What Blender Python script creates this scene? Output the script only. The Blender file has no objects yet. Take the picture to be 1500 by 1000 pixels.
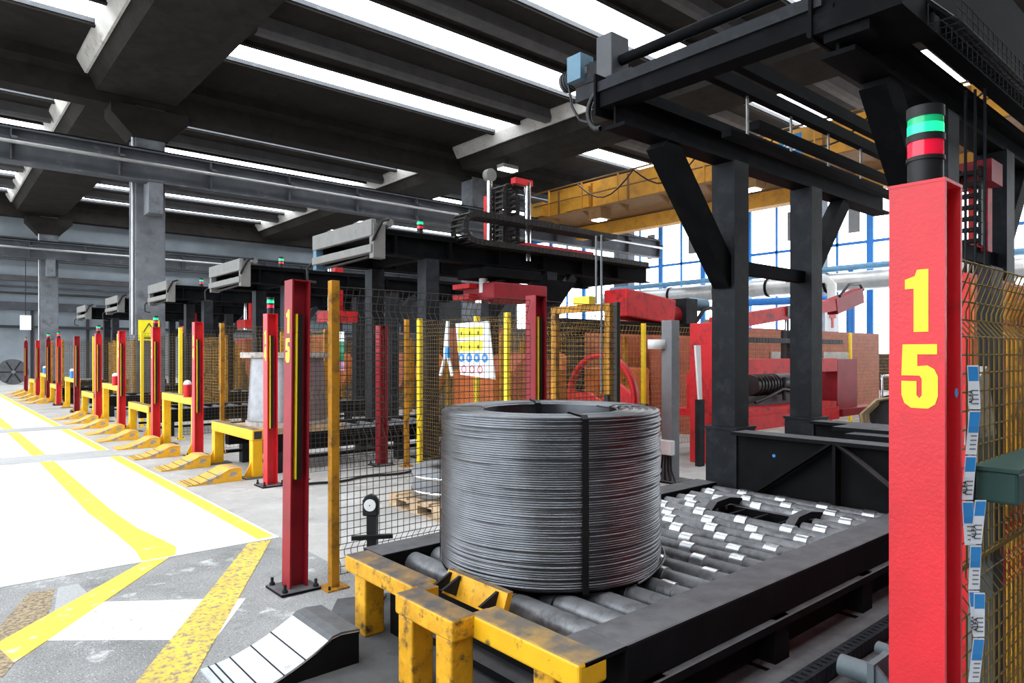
import bpy, math, random
from mathutils import Vector, Matrix
random.seed(7)
PI = math.pi
scene = bpy.context.scene
C = scene.collection

# ---------------------------------------------------------------- camera
cam_d = bpy.data.cameras.new('camera'); cam = bpy.data.objects.new('camera', cam_d); C.objects.link(cam)
cam_d.sensor_width = 36.0; cam_d.lens = 24.0; cam_d.shift_y = 18/1500; cam_d.clip_end = 300; cam_d.clip_start = .05
cam.location = (0, 0, 1.6); cam.rotation_euler = (PI/2, 0, math.radians(49.2-90))
scene.camera = cam
# ---------------------------------------------------------------- sky
world = bpy.data.worlds.new('sky'); scene.world = world; world.use_nodes = True
wn = world.node_tree.nodes; wl = world.node_tree.links
bgn = wn['Background']; bgn.inputs[0].default_value = (.86, .93, 1.0, 1); bgn.inputs[1].default_value = 4.4
# the hall is open to daylight along the aisle side (x = -7): sampling portal in that opening
pl = bpy.data.lights.new('aisle_opening', 'AREA'); pl.shape = 'RECTANGLE'; pl.size = 53; pl.size_y = 8.6
pl.cycles.is_portal = True
plo = bpy.data.objects.new('aisle_opening', pl); C.objects.link(plo)
plo.location = (-7, 25.5, 4.4); plo.rotation_euler = Vector((1, 0, 0)).to_track_quat('-Z', 'Z').to_euler()
SKYLIGHT = 9.0      # brightness of the translucent roof lights
WINDOW = 5.0        # brightness of the translucent window wall
vs = scene.view_settings; vs.view_transform = 'Standard'; vs.look = 'None'; vs.exposure = 0.0; vs.gamma = 1.0; vs.use_curve_mapping = False
scene.cycles.use_denoising = True
scene.cycles.max_bounces = 8; scene.cycles.diffuse_bounces = 4; scene.cycles.sample_clamp_indirect = 6

# ---------------------------------------------------------------- materials
MATS = {}
def paint(name, col, rough=.5, metal=0.0, var=.18, scale=5.0, wear=None, thr=.62, wscale=9.0, soft=.05,
          dust=0.0, dcol=(.20, .19, .19), bump=0.0, bscale=60.0, emit=0.0, spec=.5):
    m = bpy.data.materials.new(name); m.use_nodes = True; MATS[name] = m
    nt = m.node_tree; N = nt.nodes; L = nt.links
    b = N['Principled BSDF']; b.inputs['Roughness'].default_value = rough; b.inputs['Metallic'].default_value = metal
    b.inputs['Specular IOR Level'].default_value = spec
    tc = N.new('ShaderNodeTexCoord')
    def noise(s, d=5.0, r=.6):
        n = N.new('ShaderNodeTexNoise'); n.inputs['Scale'].default_value = s; n.inputs['Detail'].default_value = d
        n.inputs['Roughness'].default_value = r; L.new(tc.outputs['Object'], n.inputs['Vector']); return n
    def mix(f, a, c):
        x = N.new('ShaderNodeMix'); x.data_type = 'RGBA'
        if isinstance(f, float): x.inputs[0].default_value = f
        else: L.new(f, x.inputs[0])
        for k, v in ((6, a), (7, c)):
            if isinstance(v, tuple): x.inputs[k].default_value = (*v, 1)
            else: L.new(v, x.inputs[k])
        return x.outputs[2]
    def ramp(src, lo, hi, a=0.0, c=1.0):
        r = N.new('ShaderNodeMapRange'); r.clamp = True
        r.inputs[1].default_value = lo; r.inputs[2].default_value = hi; r.inputs[3].default_value = a; r.inputs[4].default_value = c
        L.new(src, r.inputs[0]); return r.outputs[0]
    n1 = noise(scale)
    out = mix(ramp(n1.outputs[0], .3, .7), tuple(c*(1-var) for c in col), tuple(min(1, c*(1+var)) for c in col))
    if wear is not None:
        n2 = noise(wscale, 8.0, .68)
        out = mix(ramp(n2.outputs[0], thr-soft, thr+soft), out, wear)
    if dust > 0:
        g = N.new('ShaderNodeNewGeometry'); sp = N.new('ShaderNodeSeparateXYZ'); L.new(g.outputs['Normal'], sp.inputs[0])
        up = ramp(sp.outputs[2], .45, .95)
        n3 = noise(7.0, 6.0)
        k = N.new('ShaderNodeMath'); k.operation = 'MULTIPLY'; L.new(up, k.inputs[0]); L.new(ramp(n3.outputs[0], .25, .6, dust*.55, dust), k.inputs[1])
        out = mix(k.outputs[0], out, dcol)
        rr = N.new('ShaderNodeMapRange'); rr.inputs[3].default_value = rough; rr.inputs[4].default_value = .85
        L.new(k.outputs[0], rr.inputs[0]); L.new(rr.outputs[0], b.inputs['Roughness'])
        if metal > 0:
            rm = N.new('ShaderNodeMapRange'); rm.inputs[3].default_value = metal; rm.inputs[4].default_value = 0.0
            L.new(k.outputs[0], rm.inputs[0]); L.new(rm.outputs[0], b.inputs['Metallic'])
    L.new(out, b.inputs['Base Color'])
    if bump > 0:
        n4 = noise(bscale, 4.0); bp = N.new('ShaderNodeBump'); bp.inputs['Strength'].default_value = bump; bp.inputs['Distance'].default_value = .004
        L.new(n4.outputs[0], bp.inputs['Height']); L.new(bp.outputs[0], b.inputs['Normal'])
    if emit > 0:
        b.inputs['Emission Color'].default_value = (*col, 1); b.inputs['Emission Strength'].default_value = emit
    return m

RUST = (.10, .05, .025)
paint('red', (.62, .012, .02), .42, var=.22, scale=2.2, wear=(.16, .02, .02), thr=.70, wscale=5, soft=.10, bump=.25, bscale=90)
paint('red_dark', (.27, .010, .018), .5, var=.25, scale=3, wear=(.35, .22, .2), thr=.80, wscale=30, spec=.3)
paint('red_machine', (.55, .013, .017), .5, var=.2, scale=2, wear=(.07, .010, .010), thr=.62, wscale=6, soft=.1, spec=.3)
paint('yellow', (.80, .42, .010), .5, var=.12, scale=5, wear=(.10, .07, .03), thr=.67, wscale=11, soft=.05, dust=.95, dcol=(.10, .097, .098), bump=.3, spec=.3)
paint('yellow_worn', (.66, .32, .012), .55, var=.25, scale=9, wear=(.06, .045, .025), thr=.61, wscale=13, soft=.07, dust=.98, dcol=(.085, .083, .085), bump=.5, spec=.3)
paint('yellow_post', (.46, .20, .008), .6, var=.3, scale=4, wear=(.08, .042, .015), thr=.57, wscale=8, soft=.1, spec=.3)
paint('yellow_bright', (.90, .62, .012), .5, var=.08, wear=(.2, .1, .02), thr=.7)
paint('yellow_line', (.86, .62, .06), .75, var=.1, scale=3, wear=(.62, .60, .56), thr=.64, wscale=7, soft=.06)
paint('yellow_line_worn', (.74, .50, .07), .8, var=.15, scale=4, wear=(.19, .18, .17), thr=.55, wscale=26, soft=.06)
paint('brown_patch', (.36, .26, .14), .85, var=.3, scale=30, wear=(.12, .11, .10), thr=.52, wscale=40)
paint('white_line', (.86, .86, .86), .8, var=.06, wear=(.22, .215, .21), thr=.60, wscale=34, soft=.05)
paint('stencil', (.95, .80, .01), .5, var=.06, scale=30)
paint('black_steel', (.007, .007, .008), .6, var=.3, scale=4, dust=.95, dcol=(.14, .135, .14), bump=.15, spec=.08)
paint('gantry_steel', (.0045, .0048, .0056), .65, var=.3, scale=3, wear=(.010, .010, .011), thr=.62, wscale=5, soft=.1, dust=.8, dcol=(.05, .05, .053), spec=.04)
paint('leg_steel', (.015, .0165, .020), .55, var=.25, scale=3, wear=(.028, .030, .034), thr=.6, wscale=6, soft=.1, spec=.12)
paint('cover_grey', (.17, .165, .155), .6, var=.12, wear=(.09, .085, .08), thr=.66, dust=.2, spec=.3)
paint('roller', (.20, .20, .21), .4, metal=.6, var=.2, scale=6, wear=(.055, .055, .06), thr=.56, wscale=9, soft=.12, dust=.35, dcol=(.15, .147, .15))
paint('ring_metal', (.66, .67, .69), .28, metal=.95, var=.15, scale=9, wear=(.3, .3, .31), thr=.64, wscale=14, soft=.08)
paint('wire', (.145, .149, .16), .30, metal=.95, var=.35, scale=3, bump=.3, bscale=140)
paint('strap', (.006, .006, .007), .4, var=.2, spec=.3)
paint('ramp_metal', (.66, .69, .73), .38, metal=.45, var=.1, scale=3, wear=(.32, .33, .35), thr=.66, wscale=6, soft=.05)
paint('ramp_dust', (.10, .10, .105), .8, var=.2, scale=12)
paint('ramp_yellow', (.80, .42, .015), .55, var=.12, wear=(.34, .30, .26), thr=.57, wscale=6, soft=.04, dust=.25)
paint('mesh_dark', (.035, .029, .022), .6, var=.3, spec=.3)
paint('mesh_yellow', (.50, .26, .02), .6, var=.3, wear=(.16, .09, .03), thr=.55)
paint('mesh_olive', (.15, .095, .022), .6, var=.3, spec=.3)
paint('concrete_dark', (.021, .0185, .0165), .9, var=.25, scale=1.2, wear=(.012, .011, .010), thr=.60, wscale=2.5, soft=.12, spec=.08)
paint('concrete_rib', (.075, .074, .076), .85, var=.2, scale=2, spec=.15)
paint('concrete_sunlit', (.46, .44, .41), .85, var=.25, scale=1.5, wear=(.25, .23, .21), thr=.62, wscale=3, soft=.1, spec=.2)  # pale copy of the roof concrete, sunlight put into the colour
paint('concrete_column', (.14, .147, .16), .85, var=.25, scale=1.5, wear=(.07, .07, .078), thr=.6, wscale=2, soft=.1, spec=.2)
paint('runway_steel', (.055, .058, .066), .6, var=.25, scale=1.5, wear=(.14, .14, .15), thr=.66, wscale=3, soft=.08, spec=.3)
paint('crane_yellow', (.62, .29, .02), .55, var=.2, scale=.8, wear=(.36, .17, .03), thr=.6, wscale=2, soft=.12)
paint('crane_brown', (.20, .095, .025), .7, var=.2)
paint('blue_frame', (.012, .16, .52), .5, var=.1)
paint('blue_pipe', (.10, .24, .38), .5, var=.15)
paint('duct', (.42, .42, .42), .38, metal=.7, var=.2, scale=2)
paint('pane', (.93, .97, 1.0), .5, var=.0, emit=WINDOW)
paint('skylight', (.90, .96, 1.0), .5, var=.0, emit=SKYLIGHT)
paint('wall_panel', (.22, .245, .27), .8, var=.2, scale=.5, spec=.2)
paint('wall_grey', (.035, .035, .037), .85, var=.2, scale=.6, spec=.2)
paint('grey_dark', (.07, .07, .078), .55, var=.15, spec=.3)
paint('grey_post', (.17, .175, .185), .55, var=.15)
paint('plastic_white', (.75, .75, .74), .5, var=.06)
paint('plastic_black', (.010, .010, .011), .5, var=.2, bump=.1, spec=.3)
paint('green_lit', (.01, .75, .22), .25, var=.0, emit=1.6)
paint('green_lens', (.01, .42, .16), .2, var=.05, emit=.25)
paint('red_lens', (.75, .01, .04), .15, var=.1, emit=.25)
paint('red_lit', (.9, .02, .03), .3, var=0, emit=2.0)
paint('lamp_white', (1.0, .97, .9), .4, var=0, emit=14.0)
paint('chrome', (.75, .76, .78), .16, metal=1.0, var=.05)
paint('wood', (.42, .29, .17), .75, var=.25, scale=9, wear=(.6, .5, .38), thr=.6, wscale=12)
paint('wood_grey', (.38, .34, .31), .8, var=.25, scale=9, wear=(.17, .14, .12), thr=.57, wscale=20)
paint('bright_wire', (.26, .26, .27), .36, metal=.6, var=.2, scale=8, bump=.3, bscale=40)
paint('dark_reel', (.07, .07, .075), .7, var=.3, dust=.3)
paint('chain_plastic', (.012, .010, .009), .5, var=.3, wear=(.08, .06, .04), thr=.62, wscale=30, spec=.2)
paint('orange_panel', (.60, .13, .03), .6, var=.25, scale=3)
paint('brick_red', (.38, .085, .05), .6, var=.2, scale=2)
paint('glass_grey', (.30, .32, .30), .25, var=.3, scale=2)
paint('green_box', (.020, .062, .052), .5, var=.15, spec=.3)
paint('sign_white', (.82, .85, .88), .5, var=.04)
paint('sign_yellow', (.92, .78, .02), .5, var=.04)
paint('sign_blue', (.03, .22, .55), .5, var=.04)
paint('sign_green', (.01, .22, .09), .5, var=.04)
paint('sign_pink', (.75, .42, .66), .5, var=.05)
paint('sign_red', (.65, .03, .04), .5, var=.05)
paint('label_blue', (.03, .25, .62), .4, var=.05)
paint('label_white', (.78, .80, .84), .4, var=.05)
paint('ink', (.03, .03, .035), .6, var=0)
paint('bluegrey_steel', (.12, .15, .165), .5, var=.2, dust=.5, dcol=(.17, .18, .185))
paint('machine_blue', (.10, .19, .26), .5, var=.15, spec=.3)
paint('machine_black', (.025, .025, .027), .45, var=.3, wear=(.10, .10, .10), thr=.65)
paint('brass', (.35, .26, .14), .4, metal=.5, var=.2)
paint('asphalt_dust', (.085, .084, .086), .9, var=.3, scale=5, wear=(.05, .05, .052), thr=.6, wscale=3)

def floor_mat(name, base, dark, light, speck, stain, rough=.85):
    m = bpy.data.materials.new(name); m.use_nodes = True; MATS[name] = m
    nt = m.node_tree; N = nt.nodes; L = nt.links; b = N['Principled BSDF']; b.inputs['Roughness'].default_value = rough
    b.inputs['Specular IOR Level'].default_value = .3
    tc = N.new('ShaderNodeTexCoord')
    def noise(s, d, r=.6, vec=None):
        n = N.new('ShaderNodeTexNoise'); n.inputs['Scale'].default_value = s; n.inputs['Detail'].default_value = d; n.inputs['Roughness'].default_value = r
        L.new(vec or tc.outputs['Object'], n.inputs['Vector']); return n.outputs[0]
    def ramp(src, lo, hi, a=0., c=1.):
        r = N.new('ShaderNodeMapRange'); r.clamp = True
        for i, v in enumerate((lo, hi, a, c)): r.inputs[i+1].default_value = v
        L.new(src, r.inputs[0]); return r.outputs[0]
    def mix(f, a, c):
        x = N.new('ShaderNodeMix'); x.data_type = 'RGBA'; L.new(f, x.inputs[0])
        for k, v in ((6, a), (7, c)):
            if isinstance(v, tuple): x.inputs[k].default_value = (*v, 1)
            else: L.new(v, x.inputs[k])
        return x.outputs[2]
    o = mix(ramp(noise(.9, 6, .65), .35, .65), dark, base)
    o = mix(ramp(noise(110, 2, .5), .60, .68, 0, speck), o, light)
    o = mix(ramp(noise(70, 2, .5), .60, .70, 0, speck), o, (.05, .05, .05))
    o = mix(ramp(noise(2.6, 8, .7), .56, .72, 0, stain), o, (.10, .095, .09))
    o = mix(ramp(noise(3.4, 9, .72), .57, .66, 0, stain), o, light)
    L.new(o, b.inputs['Base Color'])
    bp = N.new('ShaderNodeBump'); bp.inputs['Strength'].default_value = .35; bp.inputs['Distance'].default_value = .006
    L.new(noise(90, 4, .6), bp.inputs['Height']); L.new(bp.outputs[0], b.inputs['Normal'])
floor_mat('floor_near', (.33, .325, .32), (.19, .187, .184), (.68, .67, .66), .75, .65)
floor_mat('floor_far', (.80, .79, .77), (.70, .69, .67), (.86, .86, .85), .1, .12)  # paler concrete, with the sunlight on the far aisle put into its colour
floor_mat('floor_mid', (.48, .46, .44), (.33, .315, .30), (.60, .58, .56), .35, .45)
floor_mat('floor_band', (.42, .42, .42), (.34, .34, .34), (.6, .6, .6), .5, .4)

# ---------------------------------------------------------------- mesh helpers
OFF = {}
class MB:
    def __init__(s): s.v = []; s.f = []; s.sm = []
    def add(s, vs_, fs, smooth=False):
        n = len(s.v); s.v.extend(vs_); s.f.extend([tuple(i+n for i in f) for f in fs]); s.sm.extend([smooth]*len(fs)); return s
    def box(s, x0, x1, y0, y1, z0, z1):
        return s.add([(x, y, z) for x in (x0, x1) for y in (y0, y1) for z in (z0, z1)],
                     [(0, 1, 3, 2), (4, 6, 7, 5), (0, 4, 5, 1), (2, 3, 7, 6), (0, 2, 6, 4), (1, 5, 7, 3)])
    def cbox(s, c, sz, rz=0.0, ry=0.0, rx=0.0):
        M = Matrix.Rotation(rz, 3, 'Z') @ Matrix.Rotation(ry, 3, 'Y') @ Matrix.Rotation(rx, 3, 'X')
        vs_ = [tuple(Vector(c) + M @ Vector((x*sz[0]/2, y*sz[1]/2, z*sz[2]/2))) for x in (-1, 1) for y in (-1, 1) for z in (-1, 1)]
        return s.add(vs_, [(0, 1, 3, 2), (4, 6, 7, 5), (0, 4, 5, 1), (2, 3, 7, 6), (0, 2, 6, 4), (1, 5, 7, 3)])
    def frame(s, p0, p1, up=(0, 0, 1)):
        d = (Vector(p1)-Vector(p0)).normalized(); u = Vector(up)
        if abs(d.dot(u)) > .98: u = Vector((1, 0, 0)) if abs(d.x) < .9 else Vector((0, 1, 0))
        w = d.cross(u).normalized(); u = w.cross(d).normalized(); return d, w, u
    def sweep(s, p0, p1, poly, up=(0, 0, 1), cap=True):   # poly in (side, up), extruded p0 -> p1
        d, w, u = s.frame(p0, p1, up); n = len(poly)
        vs_ = [tuple(Vector(p)+w*a+u*b) for p in (p0, p1) for a, b in poly]
        fs = [(i, (i+1) % n, n+(i+1) % n, n+i) for i in range(n)]
        if cap: fs += [tuple(range(n))[::-1], tuple(range(n, 2*n))]
        return s.add(vs_, fs)
    def beam(s, p0, p1, w, h, up=(0, 0, 1)):
        return s.sweep(p0, p1, [(-w/2, -h/2), (w/2, -h/2), (w/2, h/2), (-w/2, h/2)], up)
    def ibeam(s, p0, p1, w, h, tf=.014, tw=.01, up=(0, 0, 1)):
        a, b, t = w/2, h/2, tw/2
        return s.sweep(p0, p1, [(-a, -b), (a, -b), (a, -b+tf), (t, -b+tf), (t, b-tf), (a, b-tf), (a, b), (-a, b), (-a, b-tf), (-t, b-tf), (-t, -b+tf), (-a, -b+tf)], up)
    def cyl(s, p0, p1, r, n=14, r1=None, cap=True):
        d, w, u = s.frame(p0, p1); r1 = r if r1 is None else r1
        vs_ = [tuple(Vector(p)+(w*math.cos(2*PI*i/n)+u*math.sin(2*PI*i/n))*q) for p, q in ((p0, r), (p1, r1)) for i in range(n)]
        s.add(vs_, [(i, (i+1) % n, n+(i+1) % n, n+i) for i in range(n)], True)
        if cap: s.add(vs_, [tuple(range(n))[::-1], tuple(range(n, 2*n))])
        return s
    def tube(s, pts, r, n=8):
        P_ = [Vector(p) for p in pts]; vs_ = []; m = len(P_); pu = None
        for i, p in enumerate(P_):
            d = (P_[min(i+1, m-1)]-P_[max(i-1, 0)]).normalized()
            if pu is None: _, w, u = s.frame((0, 0, 0), d)
            else: w = d.cross(pu).normalized(); u = w.cross(d).normalized()
            pu = u
            vs_ += [tuple(p+(w*math.cos(2*PI*k/n)+u*math.sin(2*PI*k/n))*r) for k in range(n)]
        s.add(vs_, [(i*n+k, i*n+(k+1) % n, (i+1)*n+(k+1) % n, (i+1)*n+k) for i in range(m-1) for k in range(n)], True)
        return s.add(vs_[:n]+vs_[-n:], [tuple(range(n))[::-1], tuple(range(n, 2*n))])
    def lathe(s, prof, c, n=48, smooth=True, closed=False, wob=None):
        m = len(prof); vs_ = []
        for i in range(n):
            a = 2*PI*i/n; ca, sa = math.cos(a), math.sin(a)
            for j, (r, z) in enumerate(prof):
                q = r + (wob(j, a) if wob else 0)
                vs_.append((c[0]+q*ca, c[1]+q*sa, c[2]+z))
        mm = m if closed else m-1
        return s.add(vs_, [(i*m+j, ((i+1) % n)*m+j, ((i+1) % n)*m+(j+1) % m, i*m+(j+1) % m) for i in range(n) for j in range(mm)], smooth)
    def prism(s, poly, y0, y1, ax='y'):   # poly in (x,z) for ax y; in (y,z) for ax x; in (x,y) for ax z
        n = len(poly)
        g = {'y': lambda a, b, t: (a, t, b), 'x': lambda a, b, t: (t, a, b), 'z': lambda a, b, t: (a, b, t)}[ax]
        vs_ = [g(a, b, t) for t in (y0, y1) for a, b in poly]
        return s.add(vs_, [(i, (i+1) % n, n+(i+1) % n, n+i) for i in range(n)]+[tuple(range(n))[::-1], tuple(range(n, 2*n))])
    def build(s, name, mat, parent=None, loc=None, bevel=0.0):
        me = bpy.data.meshes.new(name)
        off = Vector(OFF[parent.name]) if parent is not None else Vector(loc or (0, 0, 0))
        me.from_pydata([tuple(Vector(p)-off) for p in s.v], [], s.f)
        me.polygons.foreach_set('use_smooth', s.sm); me.materials.append(MATS[mat]); me.update()
        import bmesh
        bm = bmesh.new(); bm.from_mesh(me); bmesh.ops.recalc_face_normals(bm, faces=bm.faces); bm.to_mesh(me); bm.free()
        o = bpy.data.objects.new(name, me); C.objects.link(o)
        if parent is not None: o.parent = parent; OFF[o.name] = tuple(off)
        else: o.location = off; OFF[o.name] = tuple(off)
        if bevel > 0:
            b = o.modifiers.new('edge', 'BEVEL'); b.width = bevel; b.segments = 2; b.limit_method = 'ANGLE'; b.angle_limit = math.radians(50)
        return o
def thing(name, loc, label, cat, group=None):
    o = bpy.data.objects.new(name, None); o.empty_display_size = .1; C.objects.link(o); o.location = loc; OFF[o.name] = tuple(loc)
    return tag(o, label, cat, group)
def tag(o, label, cat, group=None, kind=None):
    o['label'] = label; o['category'] = cat
    if group: o['group'] = group
    if kind: o['kind'] = kind
    return o
def struct(o, label=None):
    o['kind'] = 'structure'
    if label: o['label'] = label
    return o
def root_struct(name, loc=(0, 0, 0), label=None):
    o = bpy.data.objects.new(name, None); C.objects.link(o); o.location = loc; OFF[o.name] = tuple(loc); return struct(o, label)
def stuff(o): o['kind'] = 'stuff'; return o
def copy_tree(o, parent=None, shift=(0, 0, 0)):
    c = o.copy(); C.objects.link(c); c.parent = parent; OFF[c.name] = tuple(Vector(OFF[o.name])+Vector(shift))
    if parent is None: c.location = Vector(o.location)+Vector(shift)
    for ch in list(o.children): copy_tree(ch, c, shift)
    return c
def text_part(txt, size, mat, parent, pos, rot, name='lettering'):
    cu = bpy.data.curves.new(name, 'FONT'); cu.body = txt; cu.size = size; cu.extrude = .001; cu.align_x = 'CENTER'; cu.align_y = 'CENTER'
    t = bpy.data.objects.new(name, cu); C.objects.link(t)
    dg = bpy.context.evaluated_depsgraph_get(); me = bpy.data.meshes.new_from_object(t.evaluated_get(dg)); bpy.data.objects.remove(t)
    me.materials.clear(); me.materials.append(MATS[mat])
    o = bpy.data.objects.new(name, me); C.objects.link(o); o.parent = parent
    o.location = Vector(pos)-Vector(OFF[parent.name]); o.rotation_euler = rot; OFF[o.name] = tuple(OFF[parent.name]); return o

# ================================================================ THE HALL
# ---- floor
fl = root_struct('floor', (0, 0, 0), 'grey concrete workshop floor')
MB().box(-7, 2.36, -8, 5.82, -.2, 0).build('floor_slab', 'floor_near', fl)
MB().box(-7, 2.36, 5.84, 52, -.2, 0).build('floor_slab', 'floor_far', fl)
MB().box(2.365, 32, -8, 52, -.2, -.001).build('floor_slab', 'floor_mid', fl)
MB().box(-60, -7.01, -40, 90, -.25, -.03).build('outer_yard', 'floor_mid', fl)
def quad(name, pts, mat, z=.002, t=.004):
    poly = [(p[0], p[1]) for p in pts]
    return MB().prism(poly, z-t, z, 'z').build(name, mat, fl)
quad('floor_patch_or_shadow', [(1.2, 1.4), (2.36, 1.4), (2.36, 4.0), (2.05, 4.12), (1.86, 3.86), (1.6, 3.72), (1.42, 3.3), (1.1, 2.9)], 'asphalt_dust', .0015)
quad('floor_patch_or_shadow', [(2.366, .3), (7.6, .3), (7.6, 3.95), (5.2, 4.05), (2.366, 3.95)], 'asphalt_dust', .0012)
quad('floor_marking', [(2.19, 5.9), (2.33, 5.9), (2.34, 34), (2.20, 34)], 'yellow_line')
L1 = [(1.27, 34), (1.30, 12), (1.26, 8), (1.30, 6.9), (1.31, 6.2), (1.28, 5.86)]
L2 = [(1.47, 34), (1.48, 12), (1.46, 8), (1.49, 7), (1.56, 6.4), (1.59, 6.1), (1.52, 5.86)]
quad('floor_marking', L1+L2[::-1], 'yellow_line')
quad('floor_marking', [(1.27, 5.81), (1.46, 5.81), (.36, 4.36), (.30, 4.70)], 'yellow_line', .004)
quad('floor_marking', [(2.07, 5.80), (2.27, 5.80), (.98, 3.52), (.55, 3.30), (.72, 3.60)], 'yellow_line_worn', .004)
quad('floor_marking', [(.79, 5.12), (1.60, 4.52), (1.24, 3.98), (.48, 4.62)], 'white_line', .0022)
quad('floor_patch_or_shadow', [(.53, 5.55), (.68, 5.55), (.56, 4.9), (.30, 4.2), (.14, 4.4)], 'brown_patch', .0018)
quad('floor_patch_or_shadow', [(.70, 5.57), (.82, 5.57), (.84, 5.2), (.60, 4.95)], 'floor_band', .0019)
quad('floor_patch_or_shadow', [(-5, 12.6), (2.36, 12.1), (2.36, 13.0), (-5, 13.2)], 'floor_band', .0022)  # shadow band across the aisle, painted as a darker floor tone
quad('floor_patch_or_shadow', [(-5, 16.6), (2.36, 17.2), (2.36, 18.0), (-5, 17.6)], 'floor_band', .0022)  # second shadow band, its shade likewise painted on the floor

# ---- walls
wr = root_struct('wall_right', (32, 20, 0), 'translucent window wall with blue frames')
MB().box(32.0, 32.3, -8, 52, 0, 1.6).build('wall_base', 'wall_grey', wr)
MB().box(32.0, 32.3, 36.7, 52, 1.6, 9.3).build('wall_sheet', 'wall_grey', wr)
MB().box(32.0, 32.3, -8, 52, 9.3, 11).build('wall_head', 'wall_grey', wr)
wi = 0
ys = [-8, -2.2, 3.6, 9.4, 12.6, 15.5, 18.5, 21.2, 24.0, 27, 30, 33, 36.6]
for a, b in zip(ys[:-1], ys[1:]):
    wi += 1; zw = 1.6 if b < 21.5 else 3.2
    if zw > 2: MB().box(32.0, 32.3, a, b, 1.6, 3.2).build('wall_base', 'wall_grey', wr)
    w = struct(MB().box(32.02, 32.06, a+.08, b-.08, zw, 9.3).build('window_%d' % wi, 'pane', None, (32, (a+b)/2, 3.3)), 'translucent white window pane with blue frame')
    MB().box(31.9, 32.1, a-.14, a+.14, zw, 9.3).build('window_frame', 'blue_frame', w)
    MB().box(31.93, 32.1, (a+b)/2-.05, (a+b)/2+.05, zw, 9.3).build('mullion', 'blue_frame', w)
    MB().box(31.93, 32.1, a, b, 6.55, 6.68).build('transom', 'blue_frame', w)
    MB().box(31.9, 32.1, a, b, 9.15, 9.35).build('window_frame', 'blue_frame', w)
    if 5 < a < 26:
        MB().box(31.97, 32.02, a+.45, a+.95, 7.1, 8.5).build('vent', 'grey_post', w)
for y0 in (15.0, 26.4):
    MB().box(31.3, 31.9, y0-.55, y0+.55, 0, 9.6).build('wall_pier', 'concrete_column', wr)
wb = root_struct('wall_back', (12, 52, 0), 'pale grey-blue panel wall at the end of the hall')
MB().box(-7, 32, 52, 52.3, 0, 11).build('wall_sheet', 'wall_panel', wb)
for z, h, m in ((4.3, .5, 'runway_steel'), (5.3, .12, 'wall_grey'), (5.7, .12, 'runway_steel'), (6.1, .35, 'concrete_rib'), (7.4, .9, 'concrete_rib'), (3.2, .15, 'wall_grey'), (8.6, .2, 'runway_steel')):
    MB().box(-7, 32, 51.7, 52, z, z+h).build('wall_rail', m, wb)
for k in range(13):
    MB().box(-6.9+k*3, -6.75+k*3, 51.85, 52, 0, 4.3).build('wall_seam', 'wall_grey', wb)
wlf = struct(MB().box(-7.3, -7, -8, -1, 0, 11).build('daylight_block_wall', 'wall_grey', None, (-7, -4, 0)), 'unseen hall wall added beside the opening to hold back daylight')  # unseen wall, added to keep daylight off the right-hand faces
wf = struct(MB().box(-7, 32, -8.3, -8, 0, 11).build('wall_front', 'wall_grey', None, (12, -8, 0)), 'plain grey hall wall')

# ---- roof
ce = root_struct('ceiling', (12, 20, 10), 'dark precast concrete roof between skylight strips')
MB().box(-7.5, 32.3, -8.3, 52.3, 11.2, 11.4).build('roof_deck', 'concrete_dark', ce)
def trap(x0, x1, y0, y1, zb, zt, flare, mat, name):   # beam along y, flat soffit, flaring sides
    p = [(x0, zb), (x1, zb), (x1+flare, zt-.25), (x1+flare, zt), (x0-flare, zt), (x0-flare, zt-.25)]
    return MB().prism(p, y0, y1, 'y').build(name, mat, ce)
beams_x = [(-9.3, -7.0), (3.9, 6.1), (17.4, 19.6), (30.4, 31.9)]
for x0, x1 in beams_x[1:]:
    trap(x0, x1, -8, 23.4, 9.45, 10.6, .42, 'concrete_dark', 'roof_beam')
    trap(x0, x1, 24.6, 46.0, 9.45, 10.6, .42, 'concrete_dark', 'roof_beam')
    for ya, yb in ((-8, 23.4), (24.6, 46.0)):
        MB().prism([(x0-.22, 9.86), (x0-.42, 10.34), (x0-.50, 10.34), (x0-.50, 10.22), (x0-.29, 9.86)], ya, yb, 'y').build('sunlit_edge_strip', 'concrete_sunlit', ce)  # added pale strip: sunlight on the beam edge, put into the colour
for yg in (24.0, 46.6):
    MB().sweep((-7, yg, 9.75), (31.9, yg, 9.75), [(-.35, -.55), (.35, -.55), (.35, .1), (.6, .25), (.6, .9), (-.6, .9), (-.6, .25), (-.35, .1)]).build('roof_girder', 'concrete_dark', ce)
bays = [(-7.0, 3.48), (6.52, 16.98), (20.02, 30.0)]
sky_y = [-5.5, -1.2, 3.2, 7.6, 11.9, 15.5, 19.95, 27.2, 31.6, 36.0, 40.4, 44.3, 49.5]
SW = .68; ZS = 10.25
wn_ = wi
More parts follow.
